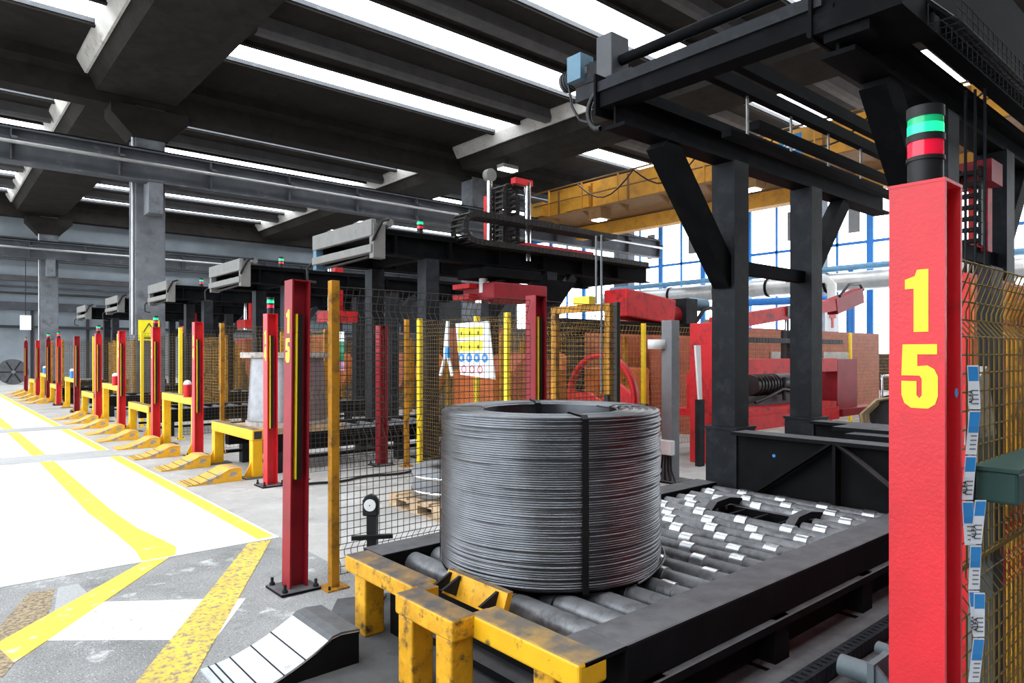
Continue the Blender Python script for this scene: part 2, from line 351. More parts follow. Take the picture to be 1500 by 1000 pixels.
for bx0, bx1 in bays:
    edges = [-8] + sum([[c-SW, c+SW] for c in sky_y], []) + [52]
    for i in range(0, len(edges), 2):
        a, b = edges[i], edges[i+1]
        if b-a < .2: continue
        MB().box(bx0, bx1, a, b, ZS+.05, ZS+.2).build('roof_panel', 'concrete_dark', ce)
        c = (a+b)/2
        if b-a > 1.5 and not (a < 24 < b):
            MB().sweep((bx0, c, ZS-.16), (bx1, c, ZS-.16), [(-.24, .22), (-.2, -.1), (-.1, -.2), (.1, -.2), (.2, -.1), (.24, .22)]).build('roof_rib', 'concrete_rib', ce)
        for e, s_ in ((a, 1), (b, -1)):
            MB().box(bx0, bx1, min(e, e+s_*.16), max(e, e+s_*.16), ZS-.08, ZS+.05).build('roof_edge', 'concrete_dark', ce)
    for c in sky_y:
        wn_ += 1
        w = struct(MB().box(bx0, bx1, c-SW, c+SW, ZS+.1, ZS+.14).build('window_%d' % wn_, 'skylight', None, ((bx0+bx1)/2, c, ZS)), 'bright translucent skylight strip in the roof')
        MB().box(bx0, bx1, c-SW-.02, c-SW+.05, ZS-.02, ZS+.1).build('window_frame', 'runway_steel', w)
        MB().box(bx0, bx1, c+SW-.05, c+SW+.02, ZS-.02, ZS+.1).build('window_frame', 'runway_steel', w)
# ---- columns
for y_, w_ in ((24.0, .86), (46.5, .86)):
    c = root_struct('column', (5.4, y_, 0), 'tall concrete column carrying roof and crane runway')
    MB().box(5.4-w_/2, 5.4+w_/2, y_-w_/2, y_+w_/2, 0, 9.3).build('shaft', 'concrete_column', c, bevel=.04)
    MB().prism([(4.3, 9.25), (6.5, 9.25), (6.5, 8.95), (5.9, 8.3), (4.9, 8.3), (4.3, 8.95)], y_-.5, y_+.5, 'y').build('capital', 'concrete_dark', c)
    MB().box(5.2, 5.6, y_-1.1, y_-.4, 5.9, 6.9).build('corbel', 'concrete_column', c)
    MB().tube([(4.93, y_-.3, 9), (4.93, y_-.3, 2.2)], .05, 6).build('downpipe', 'duct', c)
for yc in (18.6,):
    c = root_struct('column', (18.5, 24, 0), 'dark far concrete column under the roof girder')
    MB().box(18.1, 18.9, 23.6, 24.4, 0, 9.3).build('shaft', 'concrete_column', c)

# ================================================================ CRANES
def runway(yr, label):
    t = thing('crane_runway', (12, yr, 6.9), label, 'crane runway')
    MB().ibeam((-7, yr, 7.3), (30.5, yr, 7.3), .42, .95, .05, .03).build('girder', 'runway_steel', t)
    MB().box(-7, 30.5, yr-.06, yr+.06, 7.775, 7.86).build('rail', 'gantry_steel', t)
    MB().tube([(-7, yr-.3, 7.35), (30.5, yr-.3, 7.35)], .06, 8).build('conductor_pipe', 'duct', t)
    for k in range(15):
        MB().box(-6+k*2.6, -5.97+k*2.6, yr-.2, yr-.02, 6.9, 7.72).build('stiffener', 'runway_steel', t)
        MB().box(-6+k*2.6, -5.86+k*2.6, yr-.36, yr-.02, 7.42, 7.5).build('bracket', 'runway_steel', t)
runway(23.1, 'long grey crane runway girder with pipe passing the near concrete column')
runway(45.6, 'far grey crane runway girder crossing near the end wall')
cr = thing('bridge_crane', (22, 14, 7.2), 'yellow overhead bridge crane with walkway and number sign', 'crane')
MB().box(21.8, 22.4, -2, 22.7, 7.75, 9.0).build('main_girder', 'crane_yellow', cr)
MB().box(23.6, 24.1, -2, 22.7, 7.05, 7.6).build('second_girder', 'crane_yellow', cr)
MB().box(21.1, 24.1, -2, 22.7, 7.66, 7.72).build('walkway', 'crane_brown', cr)
MB().box(21.3, 24.3, 22.6, 23.5, 7.87, 8.5).build('end_truck', 'crane_yellow', cr)
for k in range(12):
    y_ = 22.0-k*2.0
    MB().prism([(21.15, 7.7), (21.8, 7.35), (21.8, 7.7)], y_-.04, y_+.04, 'y').build('bracket', 'crane_brown', cr)
    MB().box(21.14, 21.2, y_-.03, y_+.03, 7.7, 8.9).build('rail_post', 'crane_yellow', cr)
    MB().box(21.78, 21.84, y_-.05, y_+.05, 7.8, 8.95).build('girder_rib', 'crane_brown', cr)
MB().tube([(21.17, -2, 8.88), (21.17, 23, 8.88)], .035, 6).build('handrail', 'crane_brown', cr)
MB().tube([(21.17, -2, 8.3), (21.17, 23, 8.3)], .03, 6).build('handrail', 'crane_brown', cr)
MB().box(21.6, 21.8, 20.0, 21.4, 7.9, 8.8).build('cabinet', 'crane_yellow', cr)
for y_ in (19.2, 12.3):
    l = MB().box(21.1, 21.7, y_-.35, y_+.35, 7.2, 7.65).build('lamp', 'crane_brown', cr)
    MB().box(21.2, 21.6, y_-.25, y_+.25, 7.16, 7.21).build('lens', 'lamp_white', l)
sg = MB().box(21.0, 21.04, 10.35, 11.1, 7.9, 8.6).build('number_plate', 'sign_blue', cr)
text_part('45', .55, 'sign_white', sg, (20.99, 10.72, 8.24), (PI/2, 0, -PI/2))
pts = []
for k in range(5):
    for j in range(8):
        u = j/8; y_ = 20-k*3.0-u*3.0
        pts.append((20.9, y_, 8.75-.8*math.sin(PI*u)))
MB().tube(pts, .03, 6).build('festoon_cable', 'strap', cr)
hb = thing('high_bay_lamp', (17.9, 21.0, 8.8), 'bright lit lamp hanging beside the concrete roof beam', 'lamp')
MB().tube([(17.9, 21, 10.2), (17.9, 21, 9.2)], .02, 6).build('hanger', 'plastic_black', hb)
MB().box(17.5, 18.3, 20.8, 21.2, 9.05, 9.2).build('housing', 'duct', hb)
MB().box(17.52, 18.28, 20.82, 21.18, 9.0, 9.05).build('tube', 'lamp_white', hb)

# duct and pipes on the window wall
du = thing('silver_duct', (31, 12, 4.6), 'silver insulated duct running along the window wall', 'duct')
MB().cyl((30.6, -4, 4.75), (30.6, 27, 4.75), .42, 20).build('pipe', 'duct', du)
for k in range(11):
    y_ = -3+k*2.8; MB().cyl((30.6, y_, 4.75), (30.6, y_+.12, 4.75), .45, 20).build('clamp', 'gantry_steel', du)
bp_ = thing('blue_pipe', (30.9, 12, 5.4), 'blue steel pipe above the silver duct', 'pipe')
MB().cyl((31.1, -4, 5.42), (31.1, 27, 5.42), .14, 12).build('pipe', 'blue_pipe', bp_)
for k in range(6):
    y_ = -2+k*5.0; MB().box(31.1, 31.24, y_, y_+.2, 2.8, 5.29).build('hanger', 'blue_frame', bp_)

# ================================================================ REPEATED BUILDERS
DIG = {'1': [(.38, 0), (.92, 0), (.92, 1), (.5, 1), (.42, .9), (.05, .85), (.05, .70), (.38, .70)],
       '5': [(.05, 1), (.95, 1), (.95, .845), (.44, .845), (.44, .655), (.70, .67), (.88, .61), (.97, .5), (.97, .2), (.9, .07), (.72, 0), (.28, 0), (.1, .07), (.02, .2), (.02, .42),
             (.42, .42), (.42, .2), (.49, .15), (.56, .2), (.56, .46), (.50, .51), (.02, .51)],
       '4': [(.52, 0), (.9, 0), (.9, .2), (1, .2), (1, .38), (.9, .38), (.9, 1), (.48, 1), (.02, .4), (.02, .2), (.52, .2)],
       '3': [(.05, .15), (.2, .02), (.5, 0), (.8, .02), (.97, .15), (.97, .4), (.8, .5), (.97, .6), (.97, .85), (.8, .98), (.5, 1), (.2, .98), (.05, .85), (.05, .7), (.4, .7), (.45, .84), (.55, .84), (.58, .62), (.4, .58), (.4, .43), (.58, .4), (.56, .17), (.45, .17), (.4, .3), (.05, .3)]}
def digit(ch, parent, x, yc, z0, w, h):     # painted on a face whose normal is -x; reads left to right with falling y
    poly = [(yc+w/2-u*w, z0+v*h) for u, v in DIG[ch]]
    return MB().prism(poly, x-.0015, x+.001, 'x').build('numeral', 'stencil', parent)
def signal_tower(parent, x, y, z, r=.046, s=1.0, lit='green', name='signal_tower'):
    st = MB().cyl((x, y, z), (x, y, z+.062*s), r*.96, 24).build(name, 'plastic_black', parent)
    st['label'] = 'black signal tower with green and red lenses'
    zz = z+.062*s
    def ring(h, rr, m, nm):
        nonlocal zz
        MB().cyl((x, y, zz), (x, y, zz+h*s), rr, 24).build(nm, m, st); zz += h*s
    ring(.010, r*1.04, 'plastic_black', 'ring'); ring(.040, r*.97, 'red_lit' if lit == 'red' else 'red_lens', 'red_lens'); ring(.018, r*1.04, 'plastic_black', 'ring')
    if lit == 'green':
        MB().cyl((x, y, zz), (x, y, zz+.026*s), r*.98, 24).build('lit_band', 'green_lit', st)
        zz += .026*s; ring(.018, r*.97, 'green_lens', 'green_lens')
    else: ring(.044, r*.97, 'green_lens', 'green_lens')
    ring(.028, r*1.02, 'plastic_black', 'cap')
    return st
def red_post(x, y, h, label, number=None, tower=None, curtain=True, base=True, mat='red', strip=.75, group='red steel posts with light curtains'):
    t = thing('light_curtain_post', (x, y, 0), label, 'post', group)
    MB().ibeam((x, y, .02), (x, y, h), .13, .13, .012, .009, up=(1, 0, 0)).build('post_profile', mat, t)
    MB().box(x-.066, x+.066, y-.066, y+.066, h-.004, h+.004).build('top_plate', mat, t)
    if base:
        MB().box(x-.15, x+.13, y-.14, y+.14, 0, .018).build('base_plate', 'black_steel', t, bevel=.003)
        for a in (-.115, .1):
            for b in (-.11, .11):
                MB().cyl((x+a, y+b, .018), (x+a, y+b, .07), .011, 8).cyl((x+a, y+b, .018), (x+a, y+b, .036), .019, 6).build('bolt', 'leg_steel', t)
    if curtain:
        c = MB().box(x-.025, x+.012, y-.064, y-.030, strip, strip+1.12).build('light_curtain', 'plastic_black', t)
        MB().box(x-.034, x-.024, y-.066, y-.032, strip, strip+1.12).build('yellow_edge', 'yellow_bright', c)
    if number:
        w_ = .062; zc = h-.20
        digit(number[0], t, x-.065, y, zc-.16, w_, .16); digit(number[1], t, x-.065, y, zc-.36, w_*1.12, .165)
    if tower:
        signal_tower(t, x+.0, y, h+.004, r=.043, lit=tower)
    return t
def mesh_panel(parent, p0, p1, z0, z1, mat, sp=.05, r=.0028, folds=True, hs=None, nm='mesh_panel'):
    """welded wire mesh with V folds: each wire is real, too thin to pick apart singly"""
    p0, p1 = Vector((*p0, 0)), Vector((*p1, 0)); d = p1-p0; Ln = d.length; d.normalize(); n = Vector((-d.y, d.x, 0))
    mb = MB(); H = z1-z0; hs = hs or sp
    fz = []
    if folds:
        for c in (z0+.14, z0+H*.5, z1-.14): fz += [(c-.07, 0), (c-.012, .045), (c+.012, .045), (c+.07, 0)]
        fz[-1] = (z1, -.0)
    prof = [(z0, 0)] + fz + ([(z1, 0)] if not folds else [])
    def off(z):
        for (a, oa), (b, ob) in zip(prof[:-1], prof[1:]):
            if a <= z <= b: return oa+(ob-oa)*(z-a)/max(1e-6, b-a)
        return 0
    k = int(Ln/sp)
    for i in range(k+1):
        q = p0+d*(i*Ln/k)
        for (a, oa), (b, ob) in zip(prof[:-1], prof[1:]):
            A_, B_ = q+n*oa+Vector((0, 0, a)), q+n*ob+Vector((0, 0, b))
            vs_ = [tuple(P_+d*u*r+n*v*r) for P_ in (A_, B_) for u, v in ((1, 0), (0, 1), (-1, 0), (0, -1))]
            mb.add(vs_, [(j, (j+1) % 4, 4+(j+1) % 4, 4+j) for j in range(4)])
    m = int(H/hs)
    for i in range(m+1):
        z = z0+i*H/m; q0 = p0+n*(off(z)+r)+Vector((0, 0, z)); q1 = p1+n*(off(z)+r)+Vector((0, 0, z))
        vs_ = [tuple(P_+n*u*r+Vector((0, 0, v*r))) for P_ in (q0, q1) for u, v in ((1, 0), (0, 1), (-1, 0), (0, -1))]
        mb.add(vs_, [(j, (j+1) % 4, 4+(j+1) % 4, 4+j) for j in range(4)])
    return stuff(mb.build(nm, mat, parent))
def fence(pts, h, label, mesh='mesh_dark', post='yellow_post', pw=.06, sp=.05, posts=None, group='wire mesh safety fences', z0=.08, hs=None, h_post=None):
    t = thing('mesh_fence', (pts[0][0], pts[0][1], 0), label, 'fence', group)
    for i, p in enumerate(pts):
        if posts is None or posts[i]:
            hp = h_post or h+.04
            MB().box(p[0]-pw/2, p[0]+pw/2, p[1]-pw/2, p[1]+pw/2, .01, hp).build('fence_post', post, t, bevel=.004)
            MB().box(p[0]-.08, p[0]+.08, p[1]-.08, p[1]+.08, 0, .012).build('foot_plate', post, t)
            for a, b in ((-.06, -.06), (.06, .06)):
                MB().cyl((p[0]+a, p[1]+b, .012), (p[0]+a, p[1]+b, .035), .009, 6).build('bolt', 'leg_steel', t)
    for a, b in zip(pts[:-1], pts[1:]): mesh_panel(t, a, b, z0, h, mesh, sp, hs=hs)
    return t

# ---- curved floor ramp
def ramp(x, y, label, top, side, w=.44, s=1.0, hh=.15, seams=True, group='curved steel guide ramps along the aisle'):
    t = thing('guide_ramp', (x, y, 0), label, 'ramp', group)
    n = 14; top_ = []
    for i in range(n+1):
        u = i/n; top_.append((x+.50*s*u, .012+hh*(u**1.8)))
    xe, ze = top_[-1]
    curve = top_+[(xe+.05*s, ze+.008), (xe+.15*s, ze-.002)]
    low = [(a, b-.012) for a, b in curve]
    mb = MB(); m = len(curve)
    vs_ = [(a, yy, b) for yy in (y, y+w) for a, b in curve]+[(a, yy, b) for yy in (y, y+w) for a, b in low]
    fs = []
    for i in range(m-1):
        fs += [(i, i+1, m+i+1, m+i), (2*m+i, 3*m+i, 3*m+i+1, 2*m+i+1), (i, 2*m+i, 2*m+i+1, i+1), (m+i, m+i+1, 3*m+i+1, 3*m+i)]
    fs += [(0, m, 3*m, 2*m), (m-1, 3*m-1, 4*m-1, 2*m-1)]
    mb.add(vs_, fs); mb.build('deck_plate', top, t)
    for yy in (y+.004, y+w-.016):
        MB().prism([(a, max(0, b)) for a, b in low]+[(low[-1][0], 0)], yy, yy+.012, 'y').build('side_plate', side, t)
    MB().box(low[-1][0]-.012, low[-1][0], y+.01, y+w-.01, 0, low[-1][1]).build('back_plate', side, t)
    if seams:
        for i in (1, 2, 4, 7, 10):
            a, b = curve[i]; MB().box(a-.003, a+.003, y, y+w, b-.004, b+.0035).build('weld_seam', 'leg_steel', t)
    return t

# ---- yellow portal frames in front of the conveyors
def yellow_frame(x, y0, y1, h, label, mat='yellow', w=.14, bar=.14, group='yellow steel impact frames'):
    t = thing('impact_frame', (x, (y0+y1)/2, 0), label, 'frame', group)
    MB().box(x, x+w, y0, y1, h-bar, h).build('top_bar', mat, t, bevel=.01)
    for a in (y0, y1-w):
        MB().box(x+.005, x+w-.005, a+.005, a+w-.005, .012, h-bar).build('leg', mat, t, bevel=.008)
        MB().prism([(x-.10, 0), (x+.01, 0), (x+.01, .22)], a+.05, a+.07, 'y').build('gusset', mat, t)
        MB().box(x-.1, x+w+.1, a-.06, a+w+.06, 0, .012).build('foot_plate', 'asphalt_dust', t)
    MB().box(x+.02, x+w-.02, y0-.002, y0+.004, h-bar+.02, h-.02).build('end_shade_plate', 'ink', t)  # black plate on a closed bar, painting the shade inside a hollow end
    return t
def photocell(x, y, z, label, mat):
    t = thing('beacon', (x, y, z), label, 'beacon')
    MB().cyl((x, y, z), (x, y, z+.2), .06, 16).build('body', mat, t)
    MB().lathe([(.06, 0), (.055, .035), (.035, .06), (0, .07)], (x, y, z+.2), 16).build('cap', 'plastic_white', t)
    return t

# ---- energy chain made of links (each link a few pixels: joined as one part)
def chain_part(parent, pts, w, h, side, mat='chain_plastic', pitch=.09, name='energy_chain'):
    mb = MB(); side = Vector(side).normalized(); P_ = [Vector(p) for p in pts]
    seg = []; acc = 0
    dense = []
    for a, b in zip(P_[:-1], P_[1:]):
        n = max(1, int((b-a).length/.01))
        for i in range(n): dense.append(a+(b-a)*(i/n))
    dense.append(P_[-1]); last = dense[0]; i0 = 0
    for i in range(1, len(dense)):
        if (dense[i]-last).length >= pitch:
            a, b = last, dense[i]; d = (b-a).normalized(); nrm = side.cross(d).normalized()
            for s_ in (-1, 1):
                c = (a+b)/2+side*s_*w/2
                mb.beam(tuple(c-d*pitch*.47), tuple(c+d*pitch*.47), .022, h, up=tuple(nrm))
            for q in (-1, 1):
                c = (a+b)/2+nrm*q*h*.42
                mb.beam(tuple(c-side*w/2), tuple(c+side*w/2), .03, .012, up=tuple(nrm))
            last = dense[i]
    return stuff(mb.build(name, mat, parent))

# ---- gantry over a station
def gantry(yc, x0, label, zb=3.05, wid=1.95, ln=6.4, manip=False, tower=True, group='dark steel portal gantries over the stations'):
    t = thing('portal_gantry', (x0, yc, 0), label, 'gantry', group)
    yl, yr = yc+wid/2, yc-wid/2
    for xx in (x0+1.05, x0+3.6):
        for yy in (yl-.15, yr+.15):
            MB().box(xx-.12, xx+.12, yy-.12, yy+.12, .02, zb).build('leg', 'leg_steel', t)
            MB().box(xx-.2, xx+.2, yy-.2, yy+.2, 0, .02).build('foot_plate', 'black_steel', t)
            if xx > x0+2: MB().beam((xx, yy, zb-.75), (xx+(.62 if xx > x0+2 else -.62), yy, zb-.03), .14, .16).build('brace', 'leg_steel', t)
    for yy in (yl-.15, yr+.15):
        MB().ibeam((x0+.1, yy, zb+.16), (x0+ln, yy, zb+.16), .2, .32, .025, .02).build('long_beam', 'gantry_steel', t)
        for k in range(6):
            MB().box(x0+.4+k*1.0, x0+.43+k*1.0, yy-.1, yy+.1, zb+.02, zb+.3).build('stiffener', 'gantry_steel', t)
        MB().box(x0+.15, x0+ln-.1, yy-.05, yy+.05, zb+.32, zb+.38).build('rail', 'gantry_steel', t)
    for xx in (x0+1.05, x0+3.6, x0+ln-.2):
        MB().box(xx-.08, xx+.08, yr+.2, yl-.2, zb+.02, zb+.26).build('cross_beam', 'gantry_steel', t)
    MB().box(x0-.02, x0+.06, yr, yl, zb+.24, zb+.48).build('front_cover', 'cover_grey', t, bevel=.01)
    MB().box(x0-.03, x0+.1, yr, yl, zb+.0, zb+.12).build('front_bar', 'cover_grey', t, bevel=.01)
    MB().box(x0+.0, x0+.2, yr-.02, yr+.1, zb-.08, zb+.42).build('end_block', 'cover_grey', t, bevel=.01)
    MB().box(x0+.0, x0+.2, yl-.1, yl+.02, zb-.08, zb+.46).build('end_block', 'machine_blue' if manip else 'cover_grey', t, bevel=.01)
    MB().box(x0+.1, x0+.9, yr+.1, yl-.1, zb+.3, zb+.34).build('top_plate', 'black_steel', t)
    hose = [(x0+.05, yl+.03, zb+.1), (x0-.08, yl+.06, zb-.05), (x0-.08, yl+.05, zb-.25), (x0+.05, yl, zb-.28)]
    MB().tube(hose, .02, 6).build('hose', 'strap', t)
    hose = [(x0+.25, yr-.02, zb+.5), (x0+.12, yr-.05, zb+.45), (x0+.0, yr-.04, zb+.2), (x0+.1, yr+.3, zb-.03), (x0+.1, yl-.3, zb-.06)]
    MB().tube(hose, .025, 6).build('hose', 'strap', t)
    MB().cyl((x0+.3, yr+.02, zb+.46), (x0+.3, yr+.14, zb+.46), .06, 14).build('pulley', 'cover_grey', t)
    if tower: signal_tower(t, x0+.9, yr+.15, zb+.38, r=.05, s=1.1)
    if manip:
        xm = x0+2.65; ym = yr+.25
        m = MB().box(xm-.08, xm+.05, ym+.32, ym+.44, 2.55, 4.35).build('mast', 'red_machine', t)
        MB().cyl((xm-.1, ym+.25, 2.6), (xm-.1, ym+.25, 4.62), .05, 14).build('column_rod', 'chrome', m)
        MB().cyl((xm+.42, ym-.15, 3.2), (xm+.42, ym-.15, 4.55), .06, 14).build('cylinder', 'chrome', m)
        MB().box(xm+.1, xm+.5, ym-.2, ym-.08, 4.5, 4.6).build('head_plate', 'red_machine', m)
        MB().cyl((xm-.1, ym+.19, 4.68), (xm-.1, ym+.31, 4.68), .11, 16).build('sheave', 'cover_grey', m)
        MB().box(xm-.2, xm+.5, ym+.15, ym+.25, 3.42, 3.52).build('carriage', 'red_machine', t)
        MB().box(xm+.3, xm+2.0, ym-.25, ym-.05, 3.4, 3.5).build('carriage_arm', 'red_machine', t)
        MB().box(xm-.6, xm+.6, ym-.3, ym+.5, 2.86, 3.02).build('carriage_frame', 'gantry_steel', t)
        g = MB().box(xm-.45, xm+.75, ym-.3, ym+.55, 2.5, 2.78).build('gripper', 'red_dark', t, bevel=.02)
        MB().box(xm-.62, xm-.42, ym+.15, ym+.62, 2.52, 2.60).box(xm-.62, xm-.42, ym+.15, ym+.62, 2.70, 2.78).build('jaw', 'red_machine', g)
        MB().cyl((xm-.4, ym+.05, 2.62), (xm-.4, ym+.05, 2.86), .07, 14).build('valve', 'plastic_white', g)
        MB().cyl((xm-.3, ym+.2, 2.45), (xm-.3, ym+.2, 2.5), .14, 16).build('pad', 'chrome', g)
        MB().prism([(xm-.1, 2.5), (xm+1.1, 2.5), (xm+1.5, 2.9), (xm+.5, 2.9)], ym-.28, ym-.24, 'y').build('guard', 'gantry_steel', g)
        # chains: a loop lying along the gantry and one rising over the mast
        loop = [(xm+2.6, ym-.35, 3.64)]
        for k in range(9):
            a = PI/2+k*PI/8; loop.append((xm-.95+.2*math.cos(a)*1.0, ym-.35, 3.64+.2+.2*math.sin(a)-.2+.0))
        loop = [(xm+2.4, ym-.3, 3.80)]+[(xm-.95+.22*math.cos(PI/2+k*PI/8), ym-.3, 3.58+.22*math.sin(PI/2+k*PI/8)) for k in range(9)]+[(xm+3.4, ym-.3, 3.36)]
        chain_part(t, loop, .34, .09, (0, 1, 0))
        up = [(xm-.02, ym+.05, 2.7), (xm-.02, ym+.05, 4.3)]+[(xm+.13+.15*math.cos(PI-k*PI/6), ym+.05, 4.35+.15*math.sin(PI-k*PI/6)) for k in range(7)]+[(xm+.28, ym+.05, 3.45)]
        chain_part(t, up, .2, .08, (0, 1, 0)); chain_part(t, [(p[0], p[1]+.25, p[2]) for p in up], .2, .08, (0, 1, 0))
    else:
        xm = x0+2.6
        MB().box(xm-.1, xm+.1, yc-.1, yc+.1, 2.5, zb+.75).build('mast', 'red_machine', t)
        MB().box(xm-.35, xm+.35, yc-.35, yc+.35, 2.35, 2.6).build('gripper', 'red_machine', t)
        MB().cyl((xm-.3, yc-.2, 2.3), (xm-.3, yc-.2, zb+.7), .04, 10).build('column_rod', 'chrome', t)
    return t

# ---- simple conveyor of the further stations
def conveyor_far(x, y0, y1, label, ln=4.5, n=14, h=.52, group='roller conveyors of the further stations'):
    t = thing('roller_conveyor', (x, (y0+y1)/2, 0), label, 'conveyor', group)
    for yy in (y0, y1-.14):
        MB().box(x, x+ln, yy, yy+.14, h-.24, h).build('side_rail', 'black_steel', t)
        for k in range(3): MB().box(x+.2+k*1.9, x+.34+k*1.9, yy, yy+.14, 0, h-.24).build('leg', 'leg_steel', t)
        MB().box(x, x+ln, yy+.02, yy+.12, .16, .2).build('lower_rail', 'black_steel', t)
    for k in range(n):
        xx = x+.2+k*(ln-.4)/(n-1)
        MB().cyl((xx, y0+.14, h-.09), (xx, y1-.14, h-.09), .07, 12).build('roller', 'roller', t)
    return t

# ================================================================ STATION 15 (nearest)
XF = 1.92
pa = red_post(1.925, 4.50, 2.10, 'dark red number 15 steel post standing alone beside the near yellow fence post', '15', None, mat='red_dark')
pa.rotation_euler = (math.radians(-.9), math.radians(.9), 0)
pr = red_post(1.985, .645, 2.035, 'large bright red number 15 steel post topped by a green and red signal tower', None, 'green', curtain=False)
digit('1', pr, 1.985-.065, .643, 1.656, .062, .158); digit('5', pr, 1.985-.065, .637, 1.462, .088, .162)
MB().cyl((2.0, .579, 1.50), (2.0, .578, 1.50), .012, 14).build('paint_spot', 'sign_blue', pr)

cv = thing('roller_conveyor', (3.6, 2.75, 0), 'large roller conveyor carrying the wire coil behind yellow front frame', 'conveyor')
# right rail
MB().box(2.14, 5.5, 1.77, 2.0, .245, .43).build('side_rail', 'black_steel', cv, bevel=.012)
MB().box(2.14, 5.5, 1.735, 1.78, .205, .245).build('rail_ledge', 'black_steel', cv)
MB().box(2.2, 5.5, 1.84, 1.88, .03, .21).build('lower_web', 'black_steel', cv)
for xx in (2.3, 3.35, 4.4, 5.4):
    MB().box(xx-.07, xx+.07, 1.75, 1.98, .02, .245).build('leg', 'black_steel', cv)
    MB().box(xx-.13, xx+.13, 1.745, 2.0, 0, .02).build('foot_plate', 'black_steel', cv)
    MB().cyl((xx+.1, 1.79, .02), (xx+.1, 1.79, .05), .011, 6).build('bolt', 'chrome', cv)
# left rail
MB().box(2.02, 5.5, 3.50, 3.72, .25, .43).build('side_rail', 'black_steel', cv, bevel=.01)
MB().box(2.2, 5.5, 3.58, 3.62, .03, .25).build('lower_web', 'black_steel', cv)
for xx in (2.3, 3.35, 4.4, 5.4):
    MB().box(xx-.07, xx+.07, 3.5, 3.72, 0, .25).build('leg', 'black_steel', cv)
MB().box(2.1, 5.4, 2.0, 3.5, .02, .06).build('drip_tray', 'black_steel', cv)
MB().box(2.16, 2.2, 2.0, 3.5, .1, .3).build('front_web', 'black_steel', cv)
for xx in (2.9, 3.7, 4.5, 5.3): MB().box(xx, xx+.06, 2.0, 3.5, .18, .30).build('cross_member', 'black_steel', cv)
# rollers
ring_mesh = None
for k in range(19):
    xx = 2.24+k*.178; big = k < 3
    r = .066 if big else .052; zc = .408-.066 if big else .352
    gap = k in (14, 15)
    spans = [(2.005, 3.495)] if not gap else [(2.005, 2.32), (3.08, 3.495)]
    first = None
    for a, b in spans:
        ro = MB().cyl((xx, a, zc), (xx, b, zc), r, 20).build('roller', 'roller', cv)
        if big:
            for yy in ((2.42, 3.1) if k % 2 else (2.55,)):
                MB().cyl((xx, yy, zc), (xx, yy+.012, zc), r+.003, 20).build('groove', 'black_steel', ro)
            continue
        y_ = 2.10+(.17 if k % 2 else .0)+(k % 3)*.02
        while y_ < 3.42:
            if a+.02 < y_ and y_+.09 < b:
                MB().cyl((xx, y_, zc), (xx, y_+.085, zc), .0618, 22).build('ring', 'ring_metal', ro)
            y_ += .35
# lift frame in the gap
lf = MB().box(4.66, 4.70, 2.34, 3.06, .12, .37).build('lift_frame', 'black_steel', cv)
MB().box(4.96, 5.0, 2.34, 3.06, .12, .37).build('lift_plate', 'black_steel', lf)
MB().cyl((4.83, 2.36, .2), (4.83, 3.04, .2), .08, 14).build('lift_shaft', 'roller', lf)
for yy in (2.34, 3.0):
    MB().prism([(4.6, .36), (4.72, .44), (4.9, .45), (5.08, .42), (5.1, .36), (4.9, .40), (4.72, .39)], yy, yy+.07, 'y').build('lift_arm', 'black_steel', lf)
for yy in (2.5, 2.7, 2.9): MB().box(4.7, 4.96, yy, yy+.02, .12, .36).build('divider', 'leg_steel', lf)
# yellow front frame (parts of the conveyor's frame)
ff = thing('impact_frame', (1.92, 2.7, 0), 'scuffed yellow front frame guarding the near conveyor end', 'frame')
MB().box(1.865, 2.02, 2.93, 3.66, .335, .43).build('top_bar', 'yellow_worn', ff, bevel=.012)
MB().box(1.865, 2.025, 1.775, 2.46, .325, .43).build('top_bar', 'yellow', ff, bevel=.012)
MB().box(1.90, 2.14, 1.775, 2.0, .41, .428).build('corner_plate', 'black_steel', ff)
MB().box(1.745, 1.885, 2.42, 2.90, .335, .435).build('buffer_block', 'yellow_worn', ff, bevel=.012)
MB().box(1.885, 1.98, 2.42, 2.47, .335, .425).build('connector', 'yellow_worn', ff, bevel=.006)
MB().box(1.885, 1.98, 2.86, 2.94, .335, .425).build('connector', 'yellow_worn', ff, bevel=.006)
MB().prism([(2.04, .36), (2.075, .36), (2.115, .475), (2.08, .475)], 2.44, 2.92, 'y').build('backstop_plate', 'yellow_worn', ff)
for yy in (2.50, 2.80, 2.88):
    MB().prism([(1.96, .42), (2.05, .37), (2.09, .46), (2.07, .47)], yy, yy+.016, 'y').build('gusset', 'leg_steel', ff)
for x_, y_, zt in ((1.885, 3.45, .335), (1.755, 2.76, .335), (1.755, 2.44, .335), (1.885, 1.93, .325)):
    MB().box(x_, x_+.125, y_, y_+.125, .0, zt).build('leg', 'yellow_worn', ff, bevel=.01)
MB().box(2.03, 2.1, 3.3, 3.42, 0, .33).build('rear_leg', 'black_steel', ff)

# coil
cx, cy, cz0 = 2.77, 2.87, .414
co = thing('wire_coil', (cx, cy, cz0), 'large dark steel wire coil standing on the roller conveyor', 'coil')
T = 76; H = .868; dw = H/T; R0, RI = .632, .385
prof = []; tid = []
offs = [random.uniform(-.003, .003)-(.006 if random.random() < .22 else 0) for _ in range(T)]; ph = [random.uniform(0, 6.28) for _ in range(T)]
for i in range(T):
    base = R0+offs[i]-(.012 if i in (0,) else 0)
    for u in (0, .22, .5, .78):
        prof.append((base-.0085+.0085*math.sin(PI*(u*.96+.02))**.7, (i+u)*dw)); tid.append(i)
nR = 21
for i in range(nR):
    rr = R0-.003-(i+.5)*(R0-RI)/nR
    for u in (-.45, 0, .3):
        prof.append((rr-u*(R0-RI)/nR, H+.004*math.cos(u*3)+.003*math.sin(i*1.7)+(-.012 if i > 17 else 0))); tid.append(100+i)
